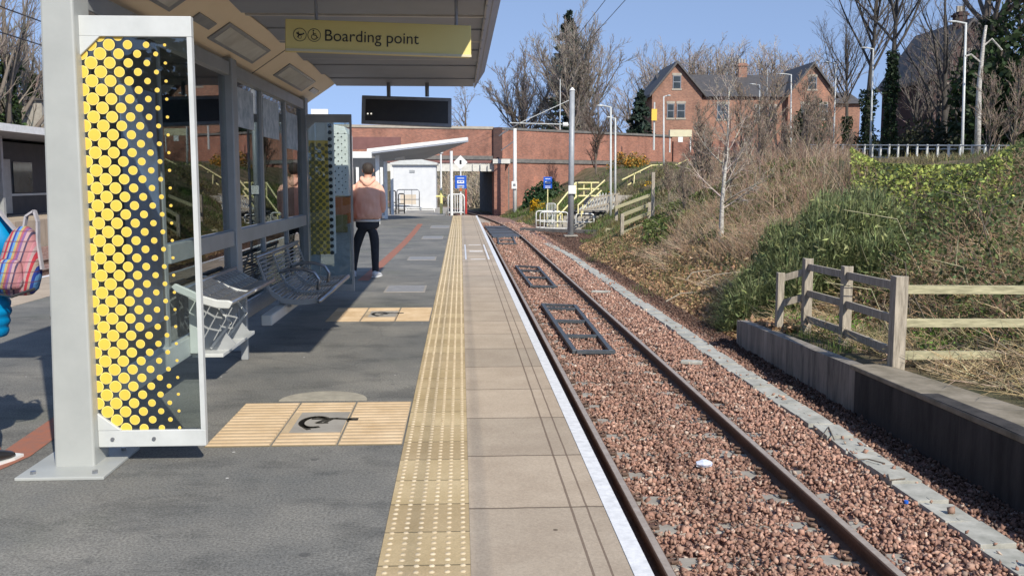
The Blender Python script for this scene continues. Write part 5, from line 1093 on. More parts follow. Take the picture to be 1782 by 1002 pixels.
for px, pt, rz, lab in ((1165,96,2.6,'bare poplar just left of the left gable apex'),(1275,88,3.9,'bare poplar right behind the chimney left side'),(1320,98,1.7,'low bare poplar behind the ridge right of the chimney'),(1410,100,.2,'low bare poplar behind the right gable apex'),(1190,86,1,'bare poplar rising behind the left gable of the brick house'),(1250,72,2.2,'tallest bare poplar rising behind the roof ridge left of the chimney'),(1222,84,3.3,'bare poplar between the two taller ones behind the house roof'),(1348,76,4.1,'bare poplar behind the roof right of the chimney'),(1385,92,5,'lower bare poplar behind the right gable'),(1110,140,.5,'short bare poplar behind the small dark conifer')):
    again(t3, base(px,148,4), lab, rz, (1.35,1.35,th(pt,148,4)/th(80,150,4)))
# conifers
def conifer(loc, h, rad, label, seed, col=(.035,.055,.04), n=150, dens=26, size=.5):
    rg = np.random.default_rng(seed); r = empty('conifer', loc, label, 'tree'); segs = [((0,0,0),(0,0,h*.97),h*.018,.02)]
    seg_mesh('trunk', [(np.array(a),np.array(b),c,d) for a,b,c,d in segs], 6, 'bark_far', r)
    C = []; S = []
    for i in range(n):
        t = (i+rg.random())/n; z = h*(.10+.90*t); L_ = rad*(1-t)**.75*rg.uniform(.65,1.15)+.15; a = rg.uniform(0, 2*math.pi); q = np.array([math.cos(a), math.sin(a), 0])
        S.append((np.array([0,0,z]), np.array([0,0,z])+q*L_+np.array([0,0,-.12*L_]), .05, .015)); m_ = int(dens*(.4+L_/rad))
        u_ = rg.random(m_)**.7; C.append(np.array([0,0,z])+q[None]*(L_*u_)[:,None]+rg.normal(size=(m_,3))*np.array([.16,.16,.13])*(.35+L_*.28)+np.array([0,0,-1])*(u_**2*L_*.22)[:,None])
    C = np.concatenate(C); V, Fc, cc = cards(C, size*rg.uniform(.5,1.1,len(C)), tone(len(C), col, .3, rg), rg, .3, 2.0)
    seg_mesh('branches', S, 3, 'bark_far', r); np_mesh('crown', V+np.array(loc), Fc, cc, 'leaves', r); return r
conifer(base(988,128,3), th(28,128,3), 4.6, 'tall dark conifer rising above the bridge parapet', 21, n=210, dens=30)
conifer(base(1112,100,2.5), th(160,100,2.5), 2.0, 'small dark conifer left of the brick house', 22, n=90, size=.4)
# evergreen shrub masses
def leafy(name, loc, rx, ry, rz, label, col, n, size, seed, lumps=9, cat='shrub', group=None, flat=0, stemcol=(.10,.08,.06), fl=None):
    rg = np.random.default_rng(seed); r = empty(name, loc, label, cat, group); lc = rg.normal(size=(lumps,3)); lc /= np.linalg.norm(lc,axis=1,keepdims=True); lc *= rg.random((lumps,1))**.4*.72; lc[:,2] = np.abs(lc[:,2])
    k = rg.integers(0, lumps, n); d = rg.normal(size=(n,3)); d /= np.linalg.norm(d,axis=1,keepdims=True); C = lc[k]+d*(rg.random((n,1))**.33)*.42*(rg.uniform(.55,1.15,lumps)[k])[:,None]
    C = C*np.array([rx,ry,rz]); C = C[C[:,2] > -.1*rz]; n = len(C); V, Fc, cc = cards(C, size*rg.uniform(.5,1.3,n), tone(n, col, .28, rg), rg, flat)
    if fl is not None: m_ = np.repeat(rg.random(n) < fl[1], 4); cc[m_] = np.array(fl[0])*rg.uniform(.8,1.15,(m_.sum(),1))
    np_mesh('foliage', V+np.array(loc), Fc, cc, 'leaves', r)
    st = [];
    for i in range(lumps*3):
        e = lc[i % lumps]*np.array([rx,ry,rz])*rg.uniform(.6,1.1); st.append((np.array([rg.normal()*.08*rx, rg.normal()*.08*ry, -.3]), e, .03+.01*rz, .01))
    seg_mesh('stems', st, 4, 'twigs', r, stemcol, rg); return r
def on(px, py, Y):
    p = P(px, py, Y); return (p.x, Y, Hs(p.x, Y))
leafy('evergreen_bush', (P(945,340,72).x,72,-1.1), 2.2,1.4,3.0, 'round dark green bush growing against the bridge wing wall', (.035,.07,.03), 3800, .22, 31)
leafy('gorse_bush', (P(938,355,68).x,68,-1.1), 1.0,.8,1.6, 'small yellow flowering gorse below the dark bush at the wall', (.16,.15,.03), 1300, .12, 32, fl=((.75,.42,.01),.45))
for i, (px, py, Y, s_, lab) in enumerate(((1055,345,60,1.3,'yellow gorse spilling over the lattice fence top'),(1098,275,74,1.7,'orange tinted gorse high on the bank by the wall end'),(1140,325,58,1.4,'yellow gorse beside the upper yellow handrail'),(1090,330,64,1.2,'patchy gorse between the two flights of handrail'))):
    p = P(px,py,Y); leafy('gorse_bush', (p.x,Y,p.z-s_*.45), s_*1.1,s_,s_*1.0, lab, (.20,.16,.05), int(1500*s_), .11, 40+i, fl=((.78,.45,.015) if i != 1 else (.62,.30,.05),.34), cat='shrub')
leafy('evergreen_bush', (P(1150,230,100).x,100,2.6), 2.4,2,3.0, 'dark green bush in front of the left gable of the brick house', (.03,.06,.025), 2200, .3, 51)
leafy('ivy_tree', (P(1400,190,92).x,92,3.0), 3.0,2,6.4, 'grey green ivy covered tree before the right gable of the brick house', (.09,.10,.06), 4200, .26, 52, cat='tree')
# right-hand trees with ivy
def ivy(parent, h0, h1, rad, n, seed, col=(.028,.048,.022), size=.22, loc=None):
    rg = np.random.default_rng(seed); z = rg.uniform(h0,h1,n); a = rg.uniform(0,2*math.pi,n); q = rad*(.6+.5*rg.random(n))*(1+.35*np.sin(z*1.7+a*2)); o = np.array(loc or (0,0))
    C = np.stack([np.cos(a)*q+o[0], np.sin(a)*q+o[1], z],1)+rg.normal(size=(n,3))*.06; V, Fc, cc = cards(C, size*rg.uniform(.6,1.2,n), tone(n,col,.3,rg), rg); return np_mesh('ivy', V+np.array(ORG[parent.name]), Fc, cc, 'leaves', parent)
ta = bare_tree('ivy_clad_tree', base(1506,76,3.2), 18.5, .27, 'tall bare tree with ivy clad trunk, left of the pair behind the white fence', seed=61, tmat='bark_dark', levels=0, nl=12, spread=.85, start=(.36,.66), nb=8, nt=6, nf=3, min_r=.012, reach=1.0, col=(.13,.115,.105)); ivy(ta, 0, 5.6, .48, 2400, 62, size=.17)
tb = bare_tree('ivy_clad_tree', base(1545,70,3.2), 19, .27, 'tall bare tree with ivy clad trunk, right of the pair behind the white fence', seed=63, tmat='bark_dark', levels=0, nl=11, spread=.75, start=(.40,.68), nb=8, nt=6, nf=3, min_r=.012, reach=1.0, col=(.13,.115,.105)); ivy(tb, 0, 7.8, .42, 2800, 64, size=.17)
tc_ = bare_tree('bare_tree', base(1640,66,3), 15, .24, 'dark bare tree with tangled twigs left of the tallest lamp column', seed=65, tmat='bark_dark', levels=0, nl=10, spread=.9, start=(.12,.5), nb=7, nt=5, nf=2, min_r=.011, col=(.17,.145,.13))
td = bare_tree('ivy_clad_tree', base(1712,60,2.8), 19, .42, 'thick dark trunked tree with ivy behind the tallest lamp column', seed=67, levels=4, spread=.6, up=.35, nkids=(14,9,7,5), first=.34, shrink=.55, col=(.12,.10,.09), wid=1.3); ivy(td, 0, 9, .6, 4000, 68, (.035,.06,.025), size=.18)
again(tc_, base(1668,70,2.8), 'tangled dark bare tree right in front of the gabled house roof', 5.1, .95); again(tc_, base(1628,76,2.8), 'tangled dark bare tree before the left slope of the gabled house', .7, .85); again(tc_, base(1775,58,2.8), 'dark bare tree at the far right edge beyond the evergreen', 2.0, 1.0); again(tc_, base(1590,82,3), 'dark bare tree filling the gap right of the ivy clad pair', 4.2, .8); again(ta, base(1470,95,3.2), 'bare tree with leafy tips at the right corner of the brick house', 3.0, .85)
b = MB(); g = base(1700,50,2.5); pts = [P(1703,185,50), P(1704,150,50), P(1708,110,50), P(1712,70,50), P(1716,45,50)]; b.tube([Vector(g)]+pts, .17, 7, r1=.07); o = b.build('birch_tree','bark_birch',None,g,smooth=True,label='pale peeling birch trunk lit by sun among the dark right trees',cat='tree')
b = MB(); b.tube([P(1712,80,50),P(1726,68,50),P(1744,88,50)], .05, 5); b.tube([P(1708,110,50),P(1690,95,50),P(1680,98,50)], .05, 5); b.build('broken_limb','bark_birch',o)
leafy('evergreen_tree', base(1772,56,2.2), 5.0,4,11.5, 'tall dark evergreen mass filling the upper right corner', (.03,.05,.02), 15000, .30, 71, lumps=22, cat='tree'); leafy('evergreen_tree', base(1735,72,2.2), 5.5,3,9.5, 'dark evergreen left of the corner evergreen in front of the gabled house', (.028,.042,.022), 10000, .32, 72, lumps=18, cat='tree')
for i, (px, Y, h, w_, lab) in enumerate(((1500,80,3.6,3.2,'dark hedge like shrub under the ivy clad pair'),(1575,72,4.0,4.0,'dark shrub right of the ivy clad pair behind the white fence'),(1650,62,3.6,4.4,'dark shrub behind the white fence left of the tallest lamp'),(1730,56,3.4,4.2,'dark shrub behind the white fence right of the tallest lamp'),(1440,100,3.5,4,'brown green shrub at the foot of the right gable'))):
    p = base(px,Y,2.3); leafy('dark_shrub', p, w_,2,h, lab, (.045,.05,.028), 3600, .20, 80+i, lumps=12)
# left-hand trees behind the opposite platform
tl = bare_tree('bare_tree', base(20,60,1), 15, .35, 'tall bare tree behind the opposite platform at the left edge', seed=91, levels=0, nl=12, spread=.7, nb=8, nt=6, nf=2, min_r=.011, col=(.22,.19,.16)); ivy(tl, 0, 8, .6, 2000, 92, (.05,.08,.03))
for i, (px, Y, s_, lab) in enumerate(((60,66,.95,'bare tree behind the opposite platform nearest the white post'),(-40,56,1.0,'bare tree at the extreme left behind the opposite platform'),(110,70,.9,'bare tree hidden partly by the white post'),(210,74,.85,'bare tree seen through the dotted glass screen'),(330,86,.8,'bare tree seen through the shelter panes'),(-120,62,1.1,'bare tree left of the frame edge'))): again(tl, base(px,Y,1), lab, i*1.1+.6, s_)
leafy('ivy_tree', base(50,64,.5), 3.0,3,6.0, 'ivy covered shrub low behind the white railing at the left', (.05,.075,.03), 3800, .25, 95, cat='tree')
for i, (px, Y, lab) in enumerate(((150,66,'green shrub behind the dotted screen'),(280,78,'green shrub seen through the shelter glass'),(400,92,'green shrub far behind the shelter posts'))): leafy('green_shrub', base(px,Y,0), 4.5,3,5.5, lab, (.05,.08,.03), 3600, .28, 96+i, lumps=12)
# young birch on the slope
bl = on(1255,412,26); tb2 = bare_tree('young_birch', bl, th(95,26,bl[2]), .075, 'slender young birch with pale trunk standing on the bank', seed=101, levels=3, spread=.95, up=.3, nkids=(26,7,5), first=.22, shrink=.42, col=(.36,.31,.26), tmat='bark_birch', min_r=.006, wig=.09, wid=.85)
for px, py, Y, h, lab, sd in ((1037,300,74,5.2,'dark spreading bare bush climbing the bridge wing wall',111),(905,235,74,0,'',0),(1228,300,40,3.4,'bare sapling left of the young birch on the bank',112),(1330,300,44,4.6,'bare sapling right of the young birch on the bank',113),(1290,300,60,5.5,'tall thin bare sapling in front of the brick house',114),(1390,300,56,5.6,'bare sapling before the right gable of the brick house',115)):
    if not sd: continue
    p = P(px,py,Y); z = Hs(p.x,Y); bare_tree('bare_sapling', (p.x,Y,z), h, .07, lab, cat='sapling', seed=sd, levels=3, spread=.6, up=.4, nkids=(20,8,6), first=.08, shrink=.5, col=(.24,.19,.15) if sd > 111 else (.10,.075,.06), min_r=.010, wid=1.3)
# ================================================================ BANK VEGETATION
def hs_np(x, y): return np.array([Hs(a, b) for a, b in zip(x, y)])
def pix(x, y, z):
    v = np.stack([x, y, z-HC], 1); f = v@np.array(_f); return CX+F*(v@np.array(_r))/f, CY-F*(v@np.array(_u))/f
def blades(name, x, y, z, h, wdt, lean, cols, mat, rg, label, cat, parent=None, kind='stuff', segs=2, direc=None):
    n = len(x); a = rg.uniform(0,2*math.pi,n) if direc is None else direc; d = np.stack([np.cos(a), np.sin(a), np.zeros(n)],1); s = np.stack([-np.sin(a), np.cos(a), np.zeros(n)],1)
    p = np.stack([x,y,z],1); rows = []
    for i in range(segs+1):
        t = i/segs; c_ = p+d*(h*lean*t**1.8)[:,None]; c_[:,2] += h*(t-.25*lean*t*t*1.6); ww = (wdt*(1-t*.92))[:,None]; rows += [c_-s*ww/2, c_+s*ww/2]
    V = np.stack(rows, 1).reshape(-1,3); m_ = 2*(segs+1); f1 = np.array([[2*i,2*i+1,2*i+3,2*i+2] for i in range(segs)]); Fc = ((np.arange(n)*m_)[:,None,None]+f1).reshape(-1,4)
    return np_mesh(name, V, Fc, np.repeat(cols, m_, axis=0), mat, parent, kind=kind, label=label, category=None) if False else tag(np_mesh(name, V, Fc, np.repeat(cols, m_, axis=0), mat, parent), label, cat, None, kind)
rg = np.random.default_rng(200)
def samp(n, x0, x1, y0, y1, dist_bias=1.0):
    x = rg.uniform(x0,x1,n); u_ = rg.random(n)**dist_bias; y = y0+(y1-y0)*u_; return x, y
def toe_np(y): return np.array([toe(v) for v in y])
# patchiness helper
def patch(x, y, s, seed): 
    return np.sin(x*s+seed)*np.cos(y*s*.8-seed*2)+.6*np.sin(x*s*2.3-y*s*1.7+seed*3)
# green grass
x, y = samp(105000, 2.5, 16, 12, 74, 1.5); s = x-toe_np(y); z = hs_np(x, y); k = (s > .15+.5*patch(x,y,.8,1)) & ((patch(x,y,.9,2) > -.25) | (s < 1.3) | ((y > 27) & (s < 3.4) & (patch(x,y,1.7,8) > -.7))) & ~((y < 15.9) & (x < 4.8)) & ((s < 6) | (rg.random(len(x)) < .25))
x, y, z = x[k], y[k], z[k]; far = np.clip((y-15)/40, 0, 1); c_ = tone(len(x), (.105,.155,.045), .28, rg); yl_ = patch(x,y,.7,5) > .5; c_[yl_] = tone(yl_.sum(), (.20,.18,.07), .2, rg)
blades('green_grass', x, y, z-.03, rg.uniform(.08,.28,len(x))*(1+far*.3), .010+.030*far, rg.uniform(.1,.9,len(x)), c_, 'blades', rg, 'green grass growing along the lower bank', 'grass')
# dry straw-coloured grass
x, y = samp(90000, 4.7, 15, 6.8, 60, 1.5); s = x-toe_np(y); z = hs_np(x, y); k = (s > .5) & ((patch(x,y,.9,2) <= .35) | ((y < 16) & (x > 4.9))) & ~((y < 15.9) & (x < 5.0)) & ~((y < 11.3) & (x < 5.2+(11.3-y)*.1))
x, y, z = x[k], y[k], z[k]; far = np.clip((y-12)/40, 0, 1)
blades('dry_grass', x, y, z-.03, rg.uniform(.08,.36,len(x))*(1+far*.3), .008+.028*far, rg.uniform(.4,1.8,len(x)), tone(len(x), (.27,.235,.125), .3, rg), 'blades', rg, 'straw coloured dry grass lying over the bank and behind the wooden fence', 'dry grass')
# dead leaves at the toe of the bank
x, y = samp(36000, 4.6, 10, 14, 44, 1.2); x[:12000] = 4.7+rg.random(12000)**1.3*1.6; s = x-toe_np(y); z = hs_np(x, y); k = (s > -.05) & (s < 3.6) & ((patch(x,y,.6,9) > -.9)|(s < .9)); x, y, z = x[k], y[k], z[k]
C = np.stack([x,y,z+.02+rg.random(len(x))*.05],1); V, Fc, cc = cards(C, .045+.05*rg.random(len(x)), tone(len(x), (.36,.24,.14), .35, rg), rg, .0); tag(np_mesh('leaf_litter', V, Fc, cc, 'leaves', None), 'tan dead leaves and straw scattered along the foot of the bank', 'dead leaves', None, 'stuff')
# brown scrub: thin upright stems over the bank
def twig_field(name, x, y, z, h, rad, lean, col, label, cat, var=.25, fork=2, cap=True):
    h = capped(x, y, z, h) if cap else h; k = h > .12; x, y, z, h = x[k], y[k], z[k], h[k]; rad = rad[k]; lean = lean[k]
    n = len(x); P0 = []; P1 = []; A = []; Bb = []; cs = tone(n, col, var, rg); alt = rg.random(n); cs[alt < .22] *= np.array([.62,.66,.72]); cs[alt > .86] = tone((alt > .86).sum(), (.46,.38,.27), .2, rg); gaps = patch(x, y, 1.3, 12) < -.95; keep_ = ~gaps; x, y, z, h, rad, lean, cs = x[keep_], y[keep_], z[keep_], h[keep_], rad[keep_], lean[keep_], cs[keep_]; n = len(x); CC = []
    p = np.stack([x,y,z],1); a = rg.uniform(0,2*math.pi,n); d = np.stack([np.cos(a)*lean, np.sin(a)*lean, np.ones(n)],1); d /= np.linalg.norm(d,axis=1,keepdims=True)
    m1 = p+d*(h*.5)[:,None]; e = m1+(d+rg.normal(size=(n,3))*.18)*(h*.5)[:,None]
    P0 += [p,m1]; P1 += [m1,e]; A += [rad,rad*.7]; Bb += [rad*.7,rad*.25]; CC += [cs,cs]
    for f_ in range(fork):
        t = rg.uniform(.3,.95,n)[:,None]; s0 = p*(1-t)+m1*t if f_ % 2 == 0 else m1*(1-t)+e*t; dd = d+rg.normal(size=(n,3))*.55; dd /= np.linalg.norm(dd,axis=1,keepdims=True); e2 = s0+dd*(h*rg.uniform(.25,.5,n))[:,None]
        P0.append(s0); P1.append(e2); A.append(rad*.55); Bb.append(rad*.2); CC.append(cs)
    V, Fc = seg_tubes(np.concatenate(P0), np.concatenate(P1), np.concatenate(A), np.concatenate(Bb), 3)
    return tag(np_mesh(name, V, Fc, np.repeat(np.concatenate(CC), 6, axis=0), 'twigs', None), label, cat, None, 'stuff')
def zone(n, x0, x1, y0, y1, poly_fn, bias=1.3):
    x, y = samp(n, x0, x1, y0, y1, bias); z = hs_np(x, y); px, py = pix(x, y, z); k = poly_fn(px, py, x, y); return x[k], y[k], z[k]
def ceil_py(px): return np.interp(px, [1060,1130,1180,1250,1330,1400,1450,1490,1530,1600,1700,1740,1800], [360,335,292,268,246,232,238,268,288,292,290,266,240])
def capped(x, y, z, h, jit=10):
    px, py = pix(x, y, z); top = HC+(315-ceil_py(px)-rg.uniform(-jit,jit,len(x)))/1667*y; return np.minimum(h, top-z)
# red-brown dogwood like stems high on the bank
x, y, z = zone(13000, 8.5, 30, 20, 64, lambda px,py,x,y: (px > 1205) & (px < 1700) & (x-toe_np(y) > 3.6) & ((px < 1520)|(rg.random(len(px)) < .2))); f = np.clip((y-18)/40,0,1)
twig_field('red_brown_scrub', x, y, z, rg.uniform(.3,1.35,len(x)), .005+.010*f, rg.uniform(.1,1.1,len(x)), (.27,.185,.135), 'thick red brown bare stems standing over the top of the bank', 'scrub')
x, y, z = zone(9500, 6.0, 24, 22, 78, lambda px,py,x,y: (px > 1150) & (px < 1330) & (x-toe_np(y) > 1.9)); f = np.clip((y-18)/40,0,1)
twig_field('grey_scrub', x, y, z, rg.uniform(.15,.85,len(x)), .005+.010*f, rg.uniform(.3,1.8,len(x)), (.30,.245,.185), 'grey brown tangled bare twigs around the young birch and below the handrails', 'scrub')
x, y, z = zone(16000, 6.0, 12, 16, 34, lambda px,py,x,y: (px > 1170) & (px < 1420) & (x-toe_np(y) > 1.4) & (py < 460)); twig_field('thin_scrub', x, y, z, rg.uniform(.2,.7,len(x)), .005+.003*rg.random(len(x)), rg.uniform(.4,1.6,len(x)), (.34,.24,.16), 'low reddish twigs and bramble canes scattered below the young birch', 'scrub')
# bramble thicket at the right
x, y, z = zone(13000, 6.6, 22, 10.5, 34, lambda px,py,x,y: (px > 1560) & (py < 600) & ((py > 385) | (px > 1720))); twig_field('bramble_canes', x, y, z, rg.uniform(.25,.95,len(x)), .004+.005*rg.random(len(x)), rg.uniform(.4,2.2,len(x)), (.27,.18,.12), 'tangled brown bramble canes behind the wooden fence', 'brambles')
def leaf_field(name, n, x0,x1,y0,y1, fn, hmin, hmax, size, col, label, cat, var=.3, flat=0, bias=1.2):
    x, y, z = zone(n, x0, x1, y0, y1, fn, bias); hh_ = capped(x, y, z, rg.uniform(hmin,hmax,len(x)), 4); k_ = hh_ > 0; x, y, z, hh_ = x[k_], y[k_], z[k_], hh_[k_]; C = np.stack([x,y,z+hh_],1); f = 1+np.clip((y-14)/30,0,1.2); V, Fc, cc = cards(C, size*rg.uniform(.5,1.2,len(x))*f, tone(len(x),col,var,rg), rg, flat); return tag(np_mesh(name,V,Fc,cc,'leaves',None), label, cat, None, 'stuff')
leaf_field('bramble_leaves', 80000, 6.6, 22, 10.5, 36, lambda px,py,x,y: (px > 1510) & (py < 610) & (px < 1790) & (patch(x,y,1.1,4) > -.35), .08, .95, .055, (.10,.13,.05), 'dark bramble leaves behind the wooden fence', 'brambles')
leaf_field('bright_brambles', 80000, 8, 27, 16, 50, lambda px,py,x,y: (px > 1480) & (px < 1760) & (py < 420) & (patch(x,y,.7,7) > -1.1), .3, .95, .055, (.28,.32,.08), 'sunlit yellow green leafy brambles below the white path fence', 'brambles', .35)
leaf_field('low_ivy', 60000, 5.5, 16, 16, 44, lambda px,py,x,y: (px > 1120) & (px < 1420) & (py < 430) & (patch(x,y,1.0,3) > -.5), .02, .30, .06, (.11,.14,.045), 'low green leaves creeping over the middle of the bank', 'ground cover')
leaf_field('weeds', 9000, 5.0, 9, 11.2, 16.5, lambda px,py,x,y: (x > 5.15) & (patch(x,y,1.6,6) > .1), .02, .22, .035, (.13,.22,.045), 'small bright green weeds behind the wooden fence posts', 'weeds')
# the big green broom bush: arching needle like stems from a few crowns
r = empty('broom_bush', (7.3,17.6,Hs(7.3,17.6)), 'big dark green arching broom bush on the bank left of the wooden fence', 'bush'); xs_=[];ys2=[];zs=[];hh=[];dr=[];ln=[]
cr = [(5.3,17.0,.75),(5.6,18.0,.85),(5.9,16.5,.9),(7.0,17.2,1.7),(7.7,17.5,1.6),(6.0,17.2,1.1),(6.5,16.6,1.2),(6.9,18.1,1.9),(7.3,17.0,1.4),(7.8,18.6,1.9),(7.3,19.0,2.0),(6.4,18.8,1.6),(6.2,18.0,1.4),(7.2,16.2,.9),(7.9,19.3,1.7),(6.6,17.4,1.5)]
for cx_, cy_, hgt in cr:
    n = 2500; v = rg.normal(size=(n,3)); v[:,2] = np.abs(v[:,2])*1.1; v /= np.linalg.norm(v,axis=1,keepdims=True); q = rg.random(n)**.35; x = cx_+v[:,0]*.62*q; y = cy_+v[:,1]*.62*q
    xs_.append(x); ys2.append(y); zs.append(hs_np(x,y)-.05+v[:,2]*q*hgt*.80); hh.append(rg.uniform(.16,.42,n)); dr.append(np.arctan2(v[:,1],v[:,0])+rg.normal(size=n)*.7); ln.append(rg.uniform(.4,1.5,n)*(1.25-v[:,2]*.9))
x = np.concatenate(xs_); y = np.concatenate(ys2); z = np.concatenate(zs); o = blades('foliage', x, y, z, np.concatenate(hh), .011+.010*rg.random(len(x)), np.concatenate(ln), tone(len(x), (.20,.235,.11), .45, rg), 'blades', rg, None, None, r, None, 2, np.concatenate(dr))
kk = rg.random(len(x)) < .75; Cb = np.stack([x,y,z+.05],1)[kk]; Vb, Fb, cb = cards(Cb+rg.normal(size=Cb.shape)*.06, .035+.02*rg.random(len(Cb)), tone(len(Cb), (.19,.215,.09), .4, rg), rg, 0, 3.2); np_mesh('leaves', Vb, Fb, cb, 'leaves', r)
seg_mesh('stems', [(np.array([cx_-7.3,cy_-17.6,Hs(cx_,cy_)-ORG[r.name].z-.1]), np.array([cx_-7.3+rg.normal()*.2,cy_-17.6+rg.normal()*.2,Hs(cx_,cy_)-ORG[r.name].z+hgt*.7]), .03, .01) for cx_,cy_,hgt in cr for _ in range(4)], 4, 'twigs', r, (.12,.13,.07), rg)
# long arching dead canes in front of the brambles
for i in range(9):
    px0 = 1560+i*24; p = Vector(on(px0, 560, 12.5+ (i%3)*1.1)); L_ = 1.1+.5*rg.random(); a = rg.uniform(-1.0,.9); m1 = p+Vector((math.sin(a)*L_*.5, -.1, L_*.7)); e = p+Vector((math.sin(a)*L_*1.3, -.2, L_*.8))
    b = MB(); b.tube([p, m1, e], .010, 5, r1=.005); b.build('dead_cane', 'bark_grey' if i % 2 else 'wood_rail', label='pale arching dead cane in front of the brambles behind the wooden fence', cat='cane', group='dead canes behind the wooden fence')
# fallen branches at the foot of the young birch
for i, (pa, lab) in enumerate((([(1160,478),(1185,470),(1215,455)],'bent bare branch lying left below the young birch'),([(1215,440),(1245,430),(1290,436)],'long pale branch lying at the foot of the young birch'),([(1195,490),(1205,450),(1240,425)],'arching twig rising from the litter by the birch'))):
    pts = [Vector(on(a, c_, 21+i)) for a, c_ in pa]; b = MB(); b.tube([q+Vector((0,0,.08+.12*(j==1))) for j, q in enumerate(pts)], .02, 5, r1=.008); b.build('fallen_branch','wood_grey',label=lab,cat='branch')

# extra saplings standing through the scrub
sap = [o for o in bpy.data.objects if o.name.startswith('bare_sapling')]
for i, (px, Y, sc_) in enumerate(((1165,48,.62),(1192,36,.55),(1215,52,.8),(1240,44,.6),(1272,34,.62),(1305,50,.85),(1322,38,.6),(1352,58,.95),(1368,42,.62),(1398,48,.75),(1425,40,.55),(1442,60,.85),(1475,52,.55),(1760,24,.55),(1720,22,.42))):
    x_ = P(px,300,Y).x; again(sap[1+i % 4], (x_,Y,Hs(x_,Y)), ['grey','thin','forked','leaning','pale'][i % 5]+' bare sapling in the scrub, '+['farthest left','second from the left','third from the left','fourth from the left','right beside the young birch','in front of the house middle','just right of the young birch','tall one before the chimney','before the right half of the house','before the right gable','low one under the right gable','tall one at the corner of the house','left of the white path fence','at the right edge above the wooden fence','above the wooden fence below the white birch'][i], i*1.3, sc_)
# evergreens at the other end of the platform, which the glass mirrors
for i, (x_, y_, s_) in enumerate(((-9,-26,(1.5,1.3,.95)),(-1,-30,(1.4,1.2,.9)),(7,-27,(1.3,1.2,.8)),(-18,-24,(1.5,1.3,.95)))):
    o = again([o for o in bpy.data.objects if o.name == 'evergreen_tree'][0], (x_,y_,-1), 'dark evergreen tree mirrored in the near glass screen', i*1.3, s_); o['group'] = 'evergreens mirrored in the glass'
x, y = samp(9000, -14, 6, 90, 130, 1.0); z = hs_np(x, y); k = x > toe_np(y)+.4; x, y, z = x[k], y[k], z[k]
twig_field('far_scrub', x, y, z, rg.uniform(.6,2.4,len(x)), .03+.02*rg.random(len(x)), rg.uniform(.1,1.2,len(x)), (.30,.26,.20), 'grey brown scrub on the cutting side beyond the bridge opening', 'scrub', .35, 2, False)

x, y = samp(9000, 4.95, 10, 6.8, 17, 1.0); z = hs_np(x, y); k = (x > 5.2+np.clip(11.3-y,0,9)*.12); x, y, z = x[k], y[k], z[k]
twig_field('dead_stems', x, y, z+.02, rg.uniform(.2,.6,len(x)), .004+.004*rg.random(len(x)), rg.uniform(1.5,7,len(x)), (.40,.31,.18), 'flattened straw and dead bramble stems on the ground behind the wooden fence', 'dead stems', .35)
x, y = samp(5000, 5.0, 9, 17, 30, 1.0); z = hs_np(x, y); k = (x-toe_np(y) > .8) & (patch(x,y,.8,9) > -.2); x, y, z = x[k], y[k], z[k]
twig_field('dead_stems', x, y, z+.02, rg.uniform(.2,.7,len(x)), .005+.005*rg.random(len(x)), rg.uniform(1.5,6,len(x)), (.44,.32,.22), 'pale dead stems lying over the bank below the young birch', 'dead stems', .35)
# ================================================================ PEOPLE
def skin(name, pts, edges, root, mat, parent, sub=2, smooth=True):
    """pts: list of (x,y,z,rx,ry) in world metres"""
    L0 = ORG[parent.name]; me = bpy.data.meshes.new(name); me.from_pydata([(p[0]-L0.x,p[1]-L0.y,p[2]-L0.z) for p in pts], edges, [])
    o = _link(name, me, mat, parent, L0); m_ = o.modifiers.new('skin','SKIN'); m_.use_smooth_shade = True; m_.branch_smoothing = .6
    sl = me.skin_vertices[0].data if me.skin_vertices else None
    if sl is None:
        bm = bmesh.new(); bm.from_mesh(me); bm.verts.layers.skin.verify(); bm.to_mesh(me); bm.free(); sl = me.skin_vertices[0].data
    for i, p in enumerate(pts): sl[i].radius = (p[3], p[4]); sl[i].use_root = (i == root)
    s_ = o.modifiers.new('sub','SUBSURF'); s_.levels = sub; s_.render_levels = sub; return o
def lathe_body(b, secs, cx, cy, n=20, wob=0, seed=0):
    """secs: (z, rx, ry, dx, dy) stacked elliptical rings"""
    rr = random.Random(seed); rs = []
    for z, rx, ry, dx, dy in secs: rs.append([(cx+dx+rx*math.cos(a)*(1+wob*math.sin(3*a+z*9)), cy+dy+ry*math.sin(a)*(1+wob*math.cos(4*a-z*7)), z) for a in np.linspace(0,2*math.pi,n+1)[:-1]])
    return b.rings(rs)
# ---- man in the pink hoodie, seen from behind, looking down at his hands
X, Y = -1.535, 16.15; r = empty('person', (X,Y,0), 'person in pink hoodie and dark jeans seen from behind on the platform', 'person')
body = [(X-.02,Y,1.04,.12,.09),(X-.02,Y+.01,1.28,.17,.11),(X-.02,Y,1.50,.19,.10),(X-.01,Y+.02,1.62,.07,.07),(X+.0,Y+.05,1.70,.06,.065),(X+.0,Y+.055,1.76,.082,.095),(X+.0,Y+.05,1.83,.076,.088),
 (X-.10,Y,.88,.07,.07),(X-.20,Y+.06,.52,.05,.05),(X-.27,Y+.10,.12,.035,.035),(X-.30,Y+.16,.05,.04,.04),
 (X+.07,Y,.88,.07,.07),(X+.10,Y-.02,.52,.05,.05),(X+.10,Y-.03,.12,.035,.035),(X+.12,Y+.05,.05,.04,.04),
 (X-.20,Y,1.50,.06,.06),(X-.255,Y+.02,1.22,.045,.045),(X-.16,Y+.26,1.10,.035,.035),(X-.08,Y+.34,1.12,.028,.035),
 (X+.17,Y,1.50,.06,.06),(X+.235,Y+.02,1.22,.045,.045),(X+.15,Y+.26,1.10,.035,.035),(X+.06,Y+.34,1.12,.028,.035)]
